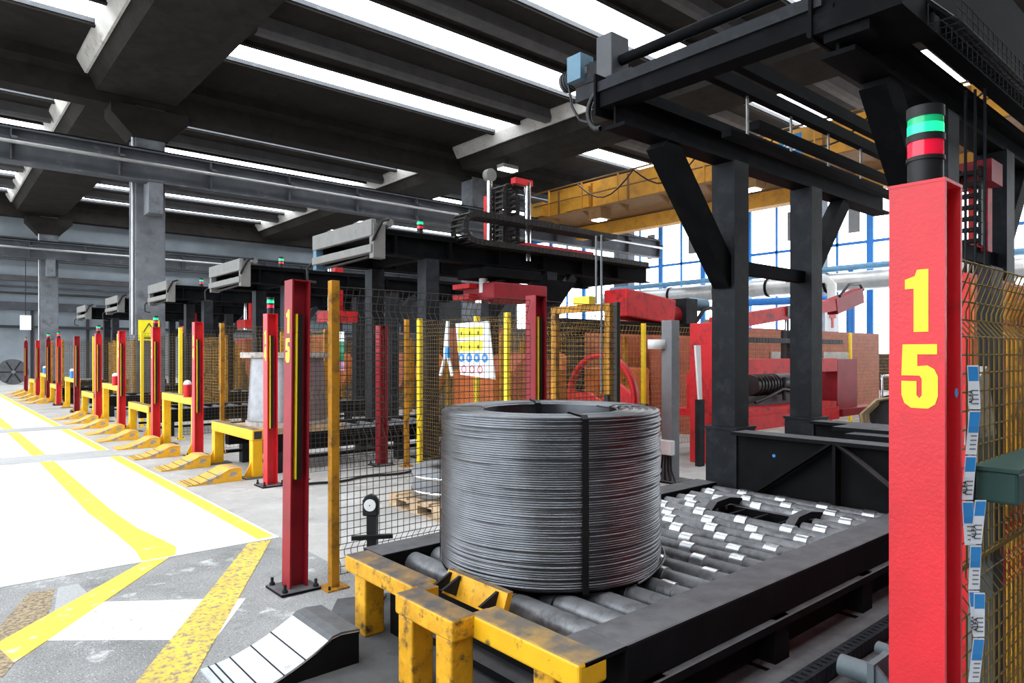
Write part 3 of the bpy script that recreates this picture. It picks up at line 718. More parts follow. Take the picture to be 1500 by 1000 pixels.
for i in range(T):
    for u in (0, .5):
        prof.append((RI+(.003 if u else .0085), H-(i+u)*dw)); tid.append(200+i)
prof.append((RI, 0)); tid.append(300); prof.append((R0-.006, 0)); tid.append(300)
def wob(j, a):
    i = tid[j]
    if i < 100: return .0022*math.sin(3*a+ph[i])+.0012*math.sin(7*a+ph[i]*2)
    if i < 200: return .003*math.sin(2*a+i)
    return 0
stuff(MB().lathe(prof, (cx, cy, cz0), 150, closed=True, wob=wob).build('winding', 'wire', co))
for ang in (-2.06, 2.45, 1.0, -.45):
    ca, sa = math.cos(ang), math.sin(ang); tx, ty = -sa, ca; hw = .0165
    pth = [(RI-.004, .0), (RI-.004, H+.004), (RI+.02, H+.014), (R0-.02, H+.014), (R0+.006, H-.004), (R0+.008, H*.5), (R0+.006, .002)]
    vs_ = []
    for r, z in pth:
        for s_ in (-1, 1): vs_.append((cx+r*ca+tx*hw*s_, cy+r*sa+ty*hw*s_, cz0+z))
    n = len(pth); mb = MB().add(vs_, [(2*i, 2*i+1, 2*i+3, 2*i+2) for i in range(n-1)])
    o = mb.build('strap', 'strap', co); s = o.modifiers.new('thick', 'SOLIDIFY'); s.thickness = .003; s.offset = 0
    if ang == -2.06:
        q = (R0+.011); MB().cbox((cx+q*ca, cy+q*sa, cz0+.30), (.008, .036, .03), ang).build('strap_clip', 'chain_plastic', o)
end = [(cx+(R0+.004+.02*max(0, math.sin((k-4)/14*PI)))*math.cos(-1.55+k*.075), cy+(R0+.004+.02*max(0, math.sin((k-4)/14*PI)))*math.sin(-1.55+k*.075), cz0+.006+.0045*k) for k in range(18)]
MB().tube(end, .0055, 8).build('loose_end', 'wire', co)

# near guide ramp
nr = ramp(1.06, 3.19, 'bare metal curved guide ramp on the floor before the near conveyor', 'ramp_metal', 'black_steel', w=.44, hh=.165)
MB().prism([(1.47, .118), (1.515, .147), (1.56, .181), (1.61, .189), (1.71, .179), (1.715, .15), (1.71, .17), (1.61, .178), (1.56, .170), (1.515, .14), (1.47, .112)], 3.188, 3.632, 'y').build('dusty_top', 'ramp_dust', nr)

# dial post between fence and conveyor
dp = thing('reflector_stand', (2.2, 3.93, 0), 'short black stand with a round white reflector and a T bar', 'stand')
MB().box(2.17, 2.24, 3.90, 3.96, .0, .60).build('stem', 'plastic_black', dp)
MB().prism([(3.885, .56), (3.985, .56), (3.985, .66), (3.965, .69), (3.935, .70), (3.905, .69), (3.885, .66)], 2.155, 2.20, 'x').build('head', 'plastic_black', dp, bevel=.008)
MB().cyl((2.156, 3.935, .632), (2.145, 3.935, .632), .038, 24).build('reflector', 'plastic_white', dp)
MB().cyl((2.146, 3.935, .632), (2.143, 3.935, .632), .004, 8).build('centre_pin', 'ink', dp)
MB().cbox((2.15, 3.92, .43), (.035, .26, .025), .25).build('cross_bar', 'plastic_black', dp)
MB().box(2.1, 2.3, 3.86, 4.0, 0, .015).build('foot_plate', 'black_steel', dp)
dp.rotation_euler.z = math.radians(48)

# left side fence of the near station
fence([(2.13, 4.335), (3.95, 4.335)], 2.06, 'dark wire mesh fence between near yellow post and red post beside the coil', posts=(True, False), h_post=2.10)
fence([(4.13, 4.335), (5.08, 4.335)], 2.06, 'dark wire mesh fence between the mid red post and the yellow gate', post='mesh_dark', posts=(False, True), pw=.05)
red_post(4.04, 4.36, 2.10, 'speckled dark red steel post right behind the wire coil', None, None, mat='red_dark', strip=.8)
# back fence along y at x = 5.12, with sign and gate
f2 = fence([(5.15, 7.9), (5.15, 6.05), (5.15, 5.32)], 2.04, 'olive wire mesh fence with bright yellow posts behind the pallet', mesh='mesh_olive', post='yellow_bright', posts=(True, True, False))
gt = thing('mesh_gate', (5.15, 4.9, 0), 'yellow framed mesh gate with a yellow interlock switch on top', 'gate')
for a, b in (((5.12, 5.18, 4.46, 4.53, .05, 2.1), 'frame_stile'), ((5.12, 5.18, 5.22, 5.29, .05, 2.1), 'frame_stile'), ((5.12, 5.18, 4.53, 5.22, 2.03, 2.1), 'frame_rail'), ((5.12, 5.18, 4.53, 5.22, .05, .12), 'frame_rail')):
    MB().box(*a).build(b, 'yellow_post', gt)
mesh_panel(gt, (5.15, 5.22), (5.15, 4.53), .12, 2.03, 'mesh_olive')
MB().box(5.06, 5.16, 4.68, 4.9, 2.1, 2.18).build('interlock_switch', 'yellow_bright', gt)
MB().box(5.08, 5.12, 4.45, 4.5, 1.0, 1.2).build('latch', 'plastic_black', gt)
for y_ in (4.62, 4.55): MB().cyl((5.1, y_, 2.1 if y_ > 4.6 else 1.2), (5.1, y_, 2.78), .010, 8).build('conduit', 'grey_post', gt)
# safety sign board on that fence
sb = thing('safety_sign', (5.09, 6.7, 1.3), 'white safety sign board with yellow triangles and blue discs hanging on the fence', 'sign')
MB().prism([(6.98, 1.98), (6.32, 1.99), (6.20, 1.30), (6.88, 1.34)], 5.085, 5.10, 'x').build('board', 'sign_white', sb)
for r_ in range(2):
    MB().prism([(6.93, 1.80-r_*.17), (6.43, 1.81-r_*.17), (6.42, 1.93-r_*.17), (6.93, 1.92-r_*.17)], 5.082, 5.086, 'x').build('warning_field', 'sign_yellow', sb)
    for k in range(3):
        yy = 6.85-k*.17; z = 1.81-r_*.17
        MB().prism([(yy+.055, z), (yy-.055, z), (yy, z+.10)], 5.079, 5.083, 'x').build('warning_triangle', 'sign_yellow', sb)
        MB().prism([(yy+.012, z+.02), (yy-.012, z+.02), (yy-.012, z+.065), (yy+.012, z+.065)], 5.076, 5.08, 'x').build('pictogram', 'ink', sb)
for k in range(4):
    yy = 6.85-k*.155; MB().cyl((5.085, yy, 1.55), (5.079, yy, 1.55), .055, 20).build('mandatory_disc', 'sign_blue', sb)
    MB().cyl((5.08, yy, 1.55), (5.076, yy, 1.55), .02, 12).build('pictogram', 'sign_white', sb)
for k in range(3):
    yy = 6.80-k*.16; MB().lathe([(.05, 0), (.038, 0), (.038, .004), (.05, .004)], (0, 0, 0), 20, closed=True).build('prohibition_ring', 'sign_red', sb)
    o = [c for c in sb.children if c.name.startswith('prohibition_ring')][-1]
    o.rotation_euler = (0, -PI/2, 0); o.location = Vector((5.084, yy, 1.41))-Vector(OFF[sb.name]); o.data.transform(Matrix.Translation(Vector(OFF[sb.name])))
sl = thing('hanging_strap', (5.08, 7.1, 1.3), 'long white textile strap hanging on the fence beside the safety sign', 'strap')
for j, (ya, yb) in enumerate(((7.18, 7.26), (7.10, 7.00))):
    MB().tube([(5.08, 7.14, 2.02), (5.06, (7.14+ya)/2, 1.75), (5.06, ya, 1.55), (5.05, yb, 1.32)], .022, 8).build('strap_end', 'plastic_white', sl)
MB().box(5.03, 5.07, 7.07, 7.13, 1.55, 1.68).build('tag', 'label_blue', sl)
# pallet with small coil
pt = thing('wooden_pallet', (4.1, 5.85, 0), 'light wooden pallet on the floor behind the mesh fence', 'pallet')
for k in range(5): MB().box(3.72, 4.72, 5.35+k*.2, 5.50+k*.2, .115, .14).build('deck_board', 'wood', pt)
for k in range(3):
    MB().box(3.72+k*.44, 3.84+k*.44, 5.35, 6.3, .095, .115).build('stringer_board', 'wood', pt)
    for j in range(3): MB().box(3.72+k*.44, 3.84+k*.44, 5.35+j*.4, 5.5+j*.4, .015, .095).build('block', 'wood', pt)
    MB().box(3.72+k*.44, 3.84+k*.44, 5.35, 6.3, 0, .015).build('bottom_board', 'wood', pt)
sc_ = thing('small_coil', (4.2, 5.8, .14), 'low grey wire coil wrapped in film on the wooden pallet', 'coil')
MB().lathe([(.42, 0), (.44, .02), (.44, .26), (.42, .29), (.25, .29), (.24, .27), (.24, 0)], (4.22, 5.82, .14), 40, closed=True).build('winding', 'grey_post', sc_)
for z in (.05, .2): MB().lathe([(.443, 0), (.446, 0), (.446, .03), (.443, .03)], (4.22, 5.82, .14+z), 40, closed=True).build('band', 'chrome', sc_)

# gantry of station 15: its own shape
G = thing('portal_gantry', (5.7, 2.65, 0), 'large near black portal gantry over the coil conveyor with motor and braced legs', 'gantry')
yl, yr = 3.52, 1.80
for xx in (5.75, 7.25):
    for yy in (yl, yr):
        MB().box(xx-.12, xx+.12, yy-.12, yy+.12, .92, 3.38).build('leg', 'leg_steel', G)
        MB().box(xx-.17, xx+.17, yy-.17, yy+.17, .90, .925).build('leg_plate', 'leg_steel', G)
        MB().box(xx-.16, xx+.16, yy-.16, yy+.16, 0, .90).build('leg_base', 'leg_steel', G)
for yy in (yl, yr):
    MB().beam((5.68, yy, 2.28), (4.68, yy, 3.38), .17, .22).build('brace', 'gantry_steel', G)
    MB().beam((7.32, yy, 2.5), (8.1, yy, 3.36), .15, .17).build('brace', 'gantry_steel', G)
    MB().box(5.84, 7.16, yy-.05, yy+.05, 2.36, 2.48).build('tie_bar', 'gantry_steel', G)
    MB().ibeam((4.1, yy, 3.50), (9.3, yy, 3.50), .2, .26, .03, .02).build('long_beam', 'gantry_steel', G)
    MB().box(4.2, 9.2, yy-.05, yy+.05, 3.63, 3.72).build('rail', 'gantry_steel', G)
    MB().box(4.0, 9.2, yy+.11, yy+.13, 3.48, 3.8).build('cover_plate', 'gantry_steel', G)
MB().box(4.02, 4.14, 1.86, 3.66, 3.66, 3.74).build('front_cross_bar', 'leg_steel', G)
MB().box(4.04, 4.20, 1.80, 3.62, 3.54, 3.66).build('front_cross_beam', 'gantry_steel', G)
MB().cyl((4.38, 1.7, 4.03), (4.38, 3.72, 4.03), .045, 16).build('drive_shaft', 'gantry_steel', G)
MB().box(4.22, 4.46, 3.45, 4.06, 3.74, 3.86).build('motor_bracket', 'leg_steel', G)
mo = MB().box(4.26, 4.48, 3.69, 3.86, 3.86, 4.24).build('gearbox', 'grey_dark', G, bevel=.01)
MB().box(4.28, 4.44, 3.86, 4.0, 3.90, 4.06).build('gear_flange', 'leg_steel', mo)
MB().cyl((4.36, 3.98, 4.02), (4.36, 4.32, 4.02), .085, 18).build('motor', 'grey_dark', mo)
MB().box(4.24, 4.40, 4.02, 4.18, 3.95, 4.17).build('terminal_box', 'machine_blue', mo)
for k in range(4): MB().cyl((4.36, 4.19+k*.03, 4.02), (4.36, 4.20+k*.03, 4.02), .093, 18).build('cooling_fin', 'leg_steel', mo)
MB().tube([(4.28, 4.2, 3.95), (4.22, 4.1, 3.72), (4.16, 3.95, 3.55), (4.12, 3.8, 3.48)], .012, 6).build('motor_cable', 'strap', G)
MB().tube([(4.1, 3.66, 3.68)]+[(4.1, 3.62+.13*math.sin(k*PI/8)+.05, 3.55+.15*math.cos(k*PI/8)) for k in range(9)], .022, 8).build('hose_loop', 'strap', G)
for yy in (2.62, 2.85):
    MB().box(4.2, 9.0, yy-.035, yy+.035, 3.62, 3.72).build('inner_rail', 'gantry_steel', G)
for k in range(6):
    MB().cyl((4.9+k*.7, 2.85, 3.30), (4.9+k*.7, 2.85, 3.62), .012, 8).build('hanger_rod', 'duct', G)
MB().box(4.6, 8.9, 2.81, 2.89, 3.24, 3.30).build('hung_rail', 'gantry_steel', G)
MB().box(4.6, 8.9, 2.58, 2.66, 3.24, 3.30).build('hung_rail', 'gantry_steel', G)
# right side: deep girder, cable tray and conduit
MB().box(4.15, 9.3, 1.42, 1.62, 3.62, 4.25).build('deep_girder', 'gantry_steel', G)
MB().box(4.02, 4.6, 1.42, 1.95, 3.50, 3.62).build('corner_plate', 'gantry_steel', G)
MB().box(4.05, 4.2, 1.6, 1.86, 3.44, 3.70).build('corner_block', 'gantry_steel', G)
tr = MB()
for k in range(42):
    x_ = 4.35+k*.1
    tr.tube([(x_, 1.40, 3.60), (x_, 1.40, 3.48), (x_, 1.26, 3.48), (x_, 1.26, 3.60)], .004, 5)
for y_, z_ in ((1.40, 3.60), (1.40, 3.48), (1.33, 3.48), (1.26, 3.48), (1.26, 3.54), (1.26, 3.60)): tr.tube([(4.35, y_, z_), (8.5, y_, z_)], .004, 5)
stuff(tr.build('cable_tray', 'leg_steel', G))
MB().tube([(4.1, 2.0, 3.80), (4.12, 1.75, 3.83), (4.3, 1.5, 3.72), (4.6, 1.34, 3.55), (6.5, 1.33, 3.51), (8.4, 1.33, 3.51)], .022, 8).build('cable', 'strap', G)
MB().tube([(4.1, 2.0, 3.77), (4.14, 1.72, 3.79), (4.32, 1.46, 3.68), (4.6, 1.30, 3.52), (8.4, 1.29, 3.50)], .016, 8).build('cable', 'strap', G)
for k, y_ in enumerate((1.55, 1.50, 1.45)):
    MB().tube([(5.55+k*.03, y_, 3.45), (5.55+k*.03, y_, 1.2)], .01, 6).build('conduit', 'leg_steel', G)
for k, y_ in enumerate((1.55, 1.48, 1.40)):
    MB().tube([(7.45, y_, 3.5), (7.45, y_, 1.0)], .014, 6).build('conduit', 'leg_steel', G)
# carriage parked at the far end of this gantry
gm = MB().box(6.45, 6.75, 1.62, 1.9, 2.98, 3.16).build('carriage', 'red_dark', G)
MB().box(6.66, 6.78, 1.70, 1.84, 2.45, 3.0).build('mast', 'red_machine', gm)
MB().cyl((6.5, 1.72, 2.5), (6.5, 1.72, 3.0), .03, 10).build('rod', 'chrome', gm)
chain_part(G, [(6.4, 1.76, 3.1), (6.4, 1.76, 2.4)], .16, .07, (0, 1, 0))
# base beams across the conveyor end
for xx, nm in ((5.62, 'front'), (7.12, 'rear')):
    MB().ibeam((xx, -1.0, .62), (xx, 3.36, .62), .24, .56, .03, .02).build('base_beam', 'black_steel', G)
b0 = 5.49
MB().beam((5.55, 2.38, .36), (5.55, 2.62, .87), .02, .02)
for y_ in (2.45, 1.0):
    MB().box(5.51, 5.61, y_-.012, y_+.012, .35, .89).build('stiffener', 'black_steel', G)
    MB().beam((5.54, y_+.72, .36), (5.54, y_+.02, .88), .10, .016).build('diagonal_rib', 'black_steel', G)
    MB().beam((5.54, y_-.72, .36), (5.54, y_-.02, .88), .10, .016).build('diagonal_rib', 'black_steel', G)
MB().cyl((5.50, 2.95, .73), (5.498, 2.95, .73), .014, 12).build('paint_spot', 'sign_blue', G)
# flat transfer plates between the beams
tp = thing('transfer_table', (6.4, 1.8, .9), 'flat black transfer table with round pivot between the gantry beams', 'table')
MB().box(5.95, 6.95, .6, 2.55, .88, .92).build('plate', 'black_steel', tp)
MB().box(6.15, 6.55, .9, 2.75, .92, .95).build('slide_bar', 'black_steel', tp)
MB().cyl((6.35, 2.0, .95), (6.35, 2.0, 1.0), .06, 18).build('pivot', 'chrome', tp)
MB().box(6.0, 6.9, 1.0, 1.2, 0, .88).build('pedestal', 'black_steel', tp)

# floor trough, chain and small buffer beside the conveyor (right)
tg = thing('chain_trough', (3.5, 1.4, 0), 'dark floor trough with a perforated chain beside the conveyor', 'trough')
MB().box(2.0, 5.45, 1.59, 1.735, 0, .03).build('cover_plate', 'black_steel', tg)
chain_part(tg, [(2.0, 1.54, .05), (5.45, 1.54, .05)], .05, .07, (0, 1, 0), mat='leg_steel', pitch=.05, name='drag_chain')
MB().box(2.1, 5.45, 1.02, 1.48, 0, .012).build('bed_plate', 'black_steel', tg)
bf = thing('end_stop', (3.36, 1.3, .012), 'blue-grey cylindrical end stop with gusseted bracket on the floor', 'bracket')
MB().cyl((3.36, 1.46, .10), (3.36, 1.30, .10), .05, 18).build('buffer', 'bluegrey_steel', bf)
MB().box(3.26, 3.46, 1.27, 1.30, .012, .19).build('plate', 'bluegrey_steel', bf)
for x_ in (3.28, 3.42): MB().prism([(1.27, .012), (1.10, .012), (1.27, .18)], x_, x_+.02, 'x').build('gusset', 'bluegrey_steel', bf)
bf2 = thing('round_bar', (3.72, 1.3, .012), 'short grey round bar lying on the dark floor plate', 'bar')
MB().cyl((3.78, 1.45, .065), (3.70, 1.10, .065), .035, 14).build('bar', 'bluegrey_steel', bf2)
MB().box(3.66, 3.80, 1.24, 1.30, .012, .032).build('cradle', 'bluegrey_steel', bf2)

# right fence beside the near red post
fence([(2.08, .592), (3.9, .592)], 1.85, 'near wire mesh fence running back from the large red number 15 post', mesh='mesh_olive', posts=(False, True))
fence([(3.08, .725), (4.6, .725)], 1.86, 'second orange mesh fence behind the near right mesh fence', mesh='mesh_yellow', posts=(False, True), sp=.06)
rc = thing('red_enclosure', (4, .95, 0), 'red sheet panel standing behind the right mesh fences', 'panel')
MB().box(3.12, 5.2, .86, .89, .05, 1.92).build('sheet', 'red_machine', rc)
for k in range(6): MB().box(3.13+k*.3, 3.17+k*.3, .845, .86, .05, 1.9).build('slat', 'orange_panel', rc)
MB().box(3.1, 5.25, .845, .92, 0, .05).build('sill', 'leg_steel', rc)
dk = thing('dark_post', (2.8, .71, 0), 'dark grey steel post between the two right mesh fences', 'post')
MB().box(2.74, 2.88, .69, .73, .02, 1.9).build('shaft', 'leg_steel', dk)
MB().box(2.71, 2.91, .66, .77, .0, .02).build('foot_plate', 'leg_steel', dk)
bd = thing('plank', (2.5, .66, 0), 'grey weathered board leaning upright behind the near red post', 'board')
MB().prism([(2.42, 1.32), (2.46, 1.52), (2.56, 1.56), (2.66, 1.34), (2.52, 1.27)], .655, .68, 'y').build('board', 'wood_grey', bd)
MB().box(2.44, 2.60, .65, .675, .0, 1.34).build('support', 'bluegrey_steel', bd)
gb = thing('green_bin', (2.3, .48, 1.2), 'dark green steel box hung on the outside of the right mesh fence', 'box')
MB().box(2.14, 2.75, .48, .575, 1.205, 1.29).build('body', 'green_box', gb, bevel=.008)
MB().box(2.135, 2.76, .475, .58, 1.29, 1.30).build('lid', 'green_box', gb)
MB().box(2.16, 2.20, .575, .60, 1.2, 1.29).build('hook', 'leg_steel', gb)
# strip of stickers hanging on the post
ls = thing('label_strip', (2.1, .56, 0), 'long curling strip of blue and white labels hanging from the red post', 'labels')
for s_, (ph0, sh_, zt, n) in enumerate(((0.4, .0, 1.57, 4), (2.2, .012, 1.22, 3), (1.0, .004, .98, 4))):
    for k in range(n):
        za = zt-k*.118; zb_ = za-.114
        oa, ob = sh_+.010*math.sin(ph0+k*1.4), sh_+.010*math.sin(ph0+(k+1)*1.4)
        bx_, by_ = 2.056, .574
        A_ = Vector((bx_+oa*.76, by_-oa*.65-.004*s_, za)); B_ = Vector((bx_+ob*.76, by_-ob*.65-.004*s_, zb_)); W_ = Vector((.0220, -.0190, 0))
        nrm = Vector((-.65, -.76, 0))*.0012
        def quadpart(nm, u0, u1, v0, v1, mt, par, lift):
            c = [tuple(A_.lerp(B_, u)+W_*v+nrm*lift) for u, v in ((u0, v0), (u0, v1), (u1, v1), (u1, v0))]
            o_ = MB().add(c, [(0, 1, 2, 3)]).build(nm, mt, par); sd = o_.modifiers.new('thick', 'SOLIDIFY'); sd.thickness = .0006; return o_
        o = quadpart('label', 0, 1, 0, 1, 'label_white', ls, 0)
        quadpart('blue_field', .03, .36, .06, .94, 'label_blue', o, 1)
        quadpart('violet_field', .36, .5, .06, .94, 'sign_blue' if k % 2 else 'label_white', o, 1)
        for u in (.56, .66, .76, .86): quadpart('print_line', u, u+.03, .3, .85, 'grey_post', o, 1)
        if k % 2 == 0: text_part('ALFA', .016, 'ink', o, A_.lerp(B_, .72)+W_*.18+nrm*1.5, (PI/2, -PI/2, math.radians(-40.8)))

# ================================================================ FURTHER STATIONS along the aisle
ST = [(8.2, 11.1, '14'), (13.6, 16.4, '13'), (18.95, 22.0, None), (25.3, 27.6, None), (30.4, 34.2, None)]
ORD = ['second', 'third', 'fourth', 'fifth', 'last']
X2 = 3.2
tower_at = {0: ('green', None), 1: ('green', None), 2: ('green', None), 3: ('red', 'green'), 4: (None, 'red')}
for i, (y0, y1, num) in enumerate(ST):
    o = ORD[i]; yc = (y0+y1)/2
    for j, yy in enumerate((y0, y1)):
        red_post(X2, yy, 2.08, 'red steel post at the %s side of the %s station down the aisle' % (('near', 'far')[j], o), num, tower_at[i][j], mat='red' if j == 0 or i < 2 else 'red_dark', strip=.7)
        ff_y = yy+(.28 if j else .12)
        fence([(X2+.45, ff_y), (X2+2.0, ff_y)], 2.05, 'wire mesh fence on the %s side of the %s station' % (('near', 'far')[j], o), mesh='mesh_olive' if j else 'mesh_dark', post='yellow_bright' if i in (1, 2) else 'yellow_post', posts=(True, i == 0 and j == 0), sp=.06)
    if i < 5:
        conveyor_far(X2+.16, yc-.68, yc+.68, 'dark roller conveyor at the %s station down the aisle' % o)
        yellow_frame(X2, yc-.85, yc+.8, .62, 'low yellow impact frame before the %s station conveyor' % o)
        gantry(yc, 4.86, 'dark portal gantry over the %s station' % o, manip=(i == 0))
    if i < 4:
        yn = ST[i+1][0]
        yellow_frame(X2, y1+.25, min(yn-.3, y1+2.1), .92, 'tall yellow impact frame between the %s and %s stations' % (o, ORD[i+1]), w=.13, bar=.13)
        photocell(X2-.06, y1+.32, .92, '%s beacon with white cap on the tall yellow frame after the %s station' % (('red', 'red', 'blue', 'blue')[i], o), ('red_machine', 'red_machine', 'sign_blue', 'sign_blue')[i])
        xb_ = X2+(1.5 if i == 2 else 2.3)
        fence([(xb_, y1+.42), (xb_, yn-.1)], 2.0, 'orange mesh fence standing between the %s and %s stations' % (o, ORD[i+1]), mesh='mesh_yellow', posts=(True, True), sp=.07)
names = ['first', 'second', 'third', 'fourth', 'fifth', 'sixth', 'seventh', 'eighth', 'ninth', 'tenth', 'eleventh', 'twelfth', 'thirteenth', 'fourteenth']
for k in range(14):
    y_ = 8.75+k*1.36 if k < 9 else 26.5+(k-9)*1.7
    ramp(2.40+(k % 2)*.04, y_, 'yellow curved guide ramp, %s of the row counted from the near end' % names[k], 'ramp_yellow', 'ramp_yellow', w=.42, seams=k < 3)
MB().cyl((2.95, 8.55, .03), (3.2, 7.9, .03), .03, 8)
# wire spool on the second station
sp = thing('wire_spool', (3.98, 9.55, .52), 'wooden spool wound with bright wire on the second station conveyor', 'spool')
MB().box(3.37, 4.6, 9.0, 10.1, .52, .60).build('base_board', 'wood', sp)
MB().cyl((3.98, 9.55, .60), (3.98, 9.55, .66), .57, 40).build('bottom_flange', 'wood_grey', sp)
prof = [(.5+.05*(1-j/40)+(.003 if j % 2 else -.003), .66+j*.0222) for j in range(41)]
MB().lathe(prof, (3.98, 9.55, 0), 48).build('winding', 'bright_wire', sp)
MB().cyl((3.98, 9.55, 1.545), (3.98, 9.55, 1.62), .64, 40).build('top_flange', 'wood_grey', sp)
# grey junction post, red pipe post, notices
gp = thing('junction_post', (7.15, 5.22, 0), 'grey steel post with white junction box behind the rollers', 'post')
MB().box(7.07, 7.23, 5.14, 5.30, .0, 2.02).build('shaft', 'grey_post', gp, bevel=.006)
MB().box(7.0, 7.08, 5.10, 5.30, .34, .52).build('junction_box', 'plastic_white', gp, bevel=.01)
for k in range(4): MB().tube([(7.04, 5.14+k*.04, .34), (7.03, 5.12+k*.05, .15), (6.98+k*.03, 5.02+k*.1, .02)], .012, 6).build('cable', 'strap', gp)
MB().box(6.95, 7.35, 5.02, 5.42, 0, .02).build('foot_plate', 'black_steel', gp)
rl = MB().lathe([(.03, -.06), (.13, -.06), (.13, .06), (.03, .06)], (7.08, 5.36, 1.72), 20, closed=True).build('hose_roll', 'plastic_white', gp)
red_post(5.0, 8.66, 2.0, 'thin pale red post behind the bright yellow fence post', None, None, curtain=False, mat='red_dark')
ns = thing('notice', (5.0, 8.7, 1.4), 'small green white and pink notice behind the mesh fence', 'sign')
for z0_, z1_, m_ in ((1.78, 1.92, 'sign_white'), (1.5, 1.78, 'sign_green'), (1.36, 1.5, 'sign_pink')): MB().box(4.55, 4.56, 8.95, 9.22, z0_, z1_).build('sheet', m_, ns)
cs = thing('warning_sign', (4.9, 23.4, 1.9), 'yellow triangular warning sign plate on the concrete column', 'sign')
MB().box(5.05, 5.65, 23.54, 23.56, 2.0, 2.65).build('plate', 'sign_yellow', cs)
for a, b in (((5.1, 2.1), (5.35, 2.55)), ((5.35, 2.55), (5.6, 2.1)), ((5.1, 2.1), (5.6, 2.1))): MB().beam((a[0], 23.535, a[1]), (b[0], 23.535, b[1]), .01, .03).build('triangle_edge', 'ink', cs)
wp = thing('hanging_sign', (4.25, 45.6, 2.9), 'small white sign hanging far down the hall near the end wall', 'sign')
MB().box(4.0, 4.5, 45.55, 45.65, 2.9, 3.7).build('panel', 'plastic_white', wp)
MB().cyl((4.25, 45.6, 3.7), (4.25, 45.6, 6.82), .02, 6).build('hanger', 'strap', wp)
# far dark reels
for k, (x_, y_, r_, lb) in enumerate(((3.55, 44.0, .66, 'upright dark cable reel standing at the far end of the aisle'), (2.2, 45.5, .55, 'second dark cable reel at the left edge far down the aisle'))):
    t = thing('cable_reel', (x_, y_, 0), lb, 'reel')
    for s_ in (-.35, .35): MB().cyl((x_, y_+s_-.03, r_), (x_, y_+s_+.03, r_), r_, 30).build('flange', 'dark_reel', t)
    MB().cyl((x_, y_-.33, r_), (x_, y_+.33, r_), r_*.6, 24).build('drum', 'dark_reel', t)
    MB().cyl((x_, y_-.42, r_), (x_, y_-.38, r_), .09, 14).build('hub', 'cover_grey', t)
    for j in range(6): MB().beam((x_, y_-.39, r_), (x_+r_*.92*math.cos(j*PI/3), y_-.39, r_+r_*.92*math.sin(j*PI/3)), .05, .03, up=(0, 1, 0)).build('spoke', 'leg_steel', t)

# ================================================================ BACK OF THE CELL: fences and red machines
fence([(5.4, 6.95), (8.8, 6.95), (11.6, 6.95), (14.5, 6.95), (16.5, 6.95), (19.5, 6.95)], 2.05, 'long orange mesh fence with yellow posts behind the red machine', mesh='mesh_yellow', post='yellow_bright', sp=.08)
re_ = thing('machine_house', (15.5, 8.6, 0), 'brick red machine enclosure with windows behind the orange fence', 'machine')
MB().box(11.5, 20, 7.65, 8.9, 0, 2.15).build('body', 'brick_red', re_)
for x_ in (14.1, 16.6): MB().box(x_, x_+1.6, 7.62, 7.65, 1.05, 1.65).build('window', 'glass_grey', re_)
MB().box(13.9, 16.2, 7.60, 7.65, .1, .95).build('panel', 'orange_panel', re_)
om = thing('orange_machine', (7.5, 8.1, 0), 'orange and rust coloured machine behind the olive mesh fence', 'machine')
MB().box(6.2, 9.8, 7.6, 8.6, 0, 1.35).build('body', 'orange_panel', om, bevel=.03)
MB().cyl((7.0, 7.55, 1.1), (7.0, 8.4, 1.1), .5, 24).build('drum', 'brick_red', om)
for k in range(6): MB().box(6.3+k*.55, 6.38+k*.55, 7.54, 7.6, .1, 1.9).build('upright', 'yellow_post', om)
rw = thing('wheel_guard', (6.1, 5.6, 0), 'round red wheel guard behind the yellow gate', 'guard')
cyw, czw = 5.62, 1.06
ringp = [(.50, -.04), (.55, -.04), (.55, .04), (.50, .04)]
o = MB(); o.lathe(ringp, (0, 0, 0), 40, closed=True); M_ = Matrix.Translation((6.3, cyw, czw)) @ Matrix.Rotation(PI/2, 4, 'Y'); o.v = [tuple(M_ @ Vector(v)) for v in o.v]; o.build('rim', 'red_machine', rw)
MB().prism([(cyw-.52, .55), (cyw-.52, 1.1), (cyw-.2, 1.3), (cyw+.0, 1.02), (cyw+.2, 1.12), (cyw+.5, 1.12), (cyw+.5, .55)], 6.27, 6.33, 'x').build('plate', 'red_machine', rw)
MB().box(6.2, 6.4, cyw-.5, cyw+.5, 0, .6).build('stand', 'red_machine', rw)
wc = thing('white_canister', (5.6, 6.0, 0), 'small white canister with a black mark behind the fence', 'canister')
MB().lathe([(0, 0), (.055, 0), (.06, .01), (.06, .15), (.05, .17), (0, .175)], (5.45, 5.88, 1.12), 18).build('can', 'plastic_white', wc)
MB().box(5.36, 5.38, 5.85, 5.88, 1.17, 1.25).build('mark', 'ink', wc)
MB().box(5.4, 5.5, 5.83, 5.93, 0, 1.12).build('stand', 'yellow_post', wc)
# red trough of the second line
rt = thing('red_trough', (9.5, 7.6, 2.0), 'red steel trough on a dark beam above the back fence', 'trough')
MB().prism([(8.75, 2.22), (10.05, 2.12), (10.1, 2.55), (8.75, 2.68)], 7.25, 7.75, 'y').build('tub', 'red_machine', rt, bevel=.02)
MB().cyl((10.1, 7.5, 2.3), (10.5, 7.5, 2.3), .17, 18).build('drum', 'red_dark', rt)
MB().box(7.4, 11.4, 7.3, 7.6, 1.94, 2.14).build('support_beam', 'black_steel', rt)
for x_ in (7.7, 11.2): MB().box(x_, x_+.2, 7.4, 7.6, 0, 1.95).build('leg', 'leg_steel', rt)
MB().cyl((10.65, 7.4, 2.52), (11.2, 7.4, 2.52), .12, 16).build('hydraulic_motor', 'machine_blue', rt)
MB().box(10.4, 10.75, 7.25, 7.6, 2.14, 2.6).build('gear_unit', 'leg_steel', rt)
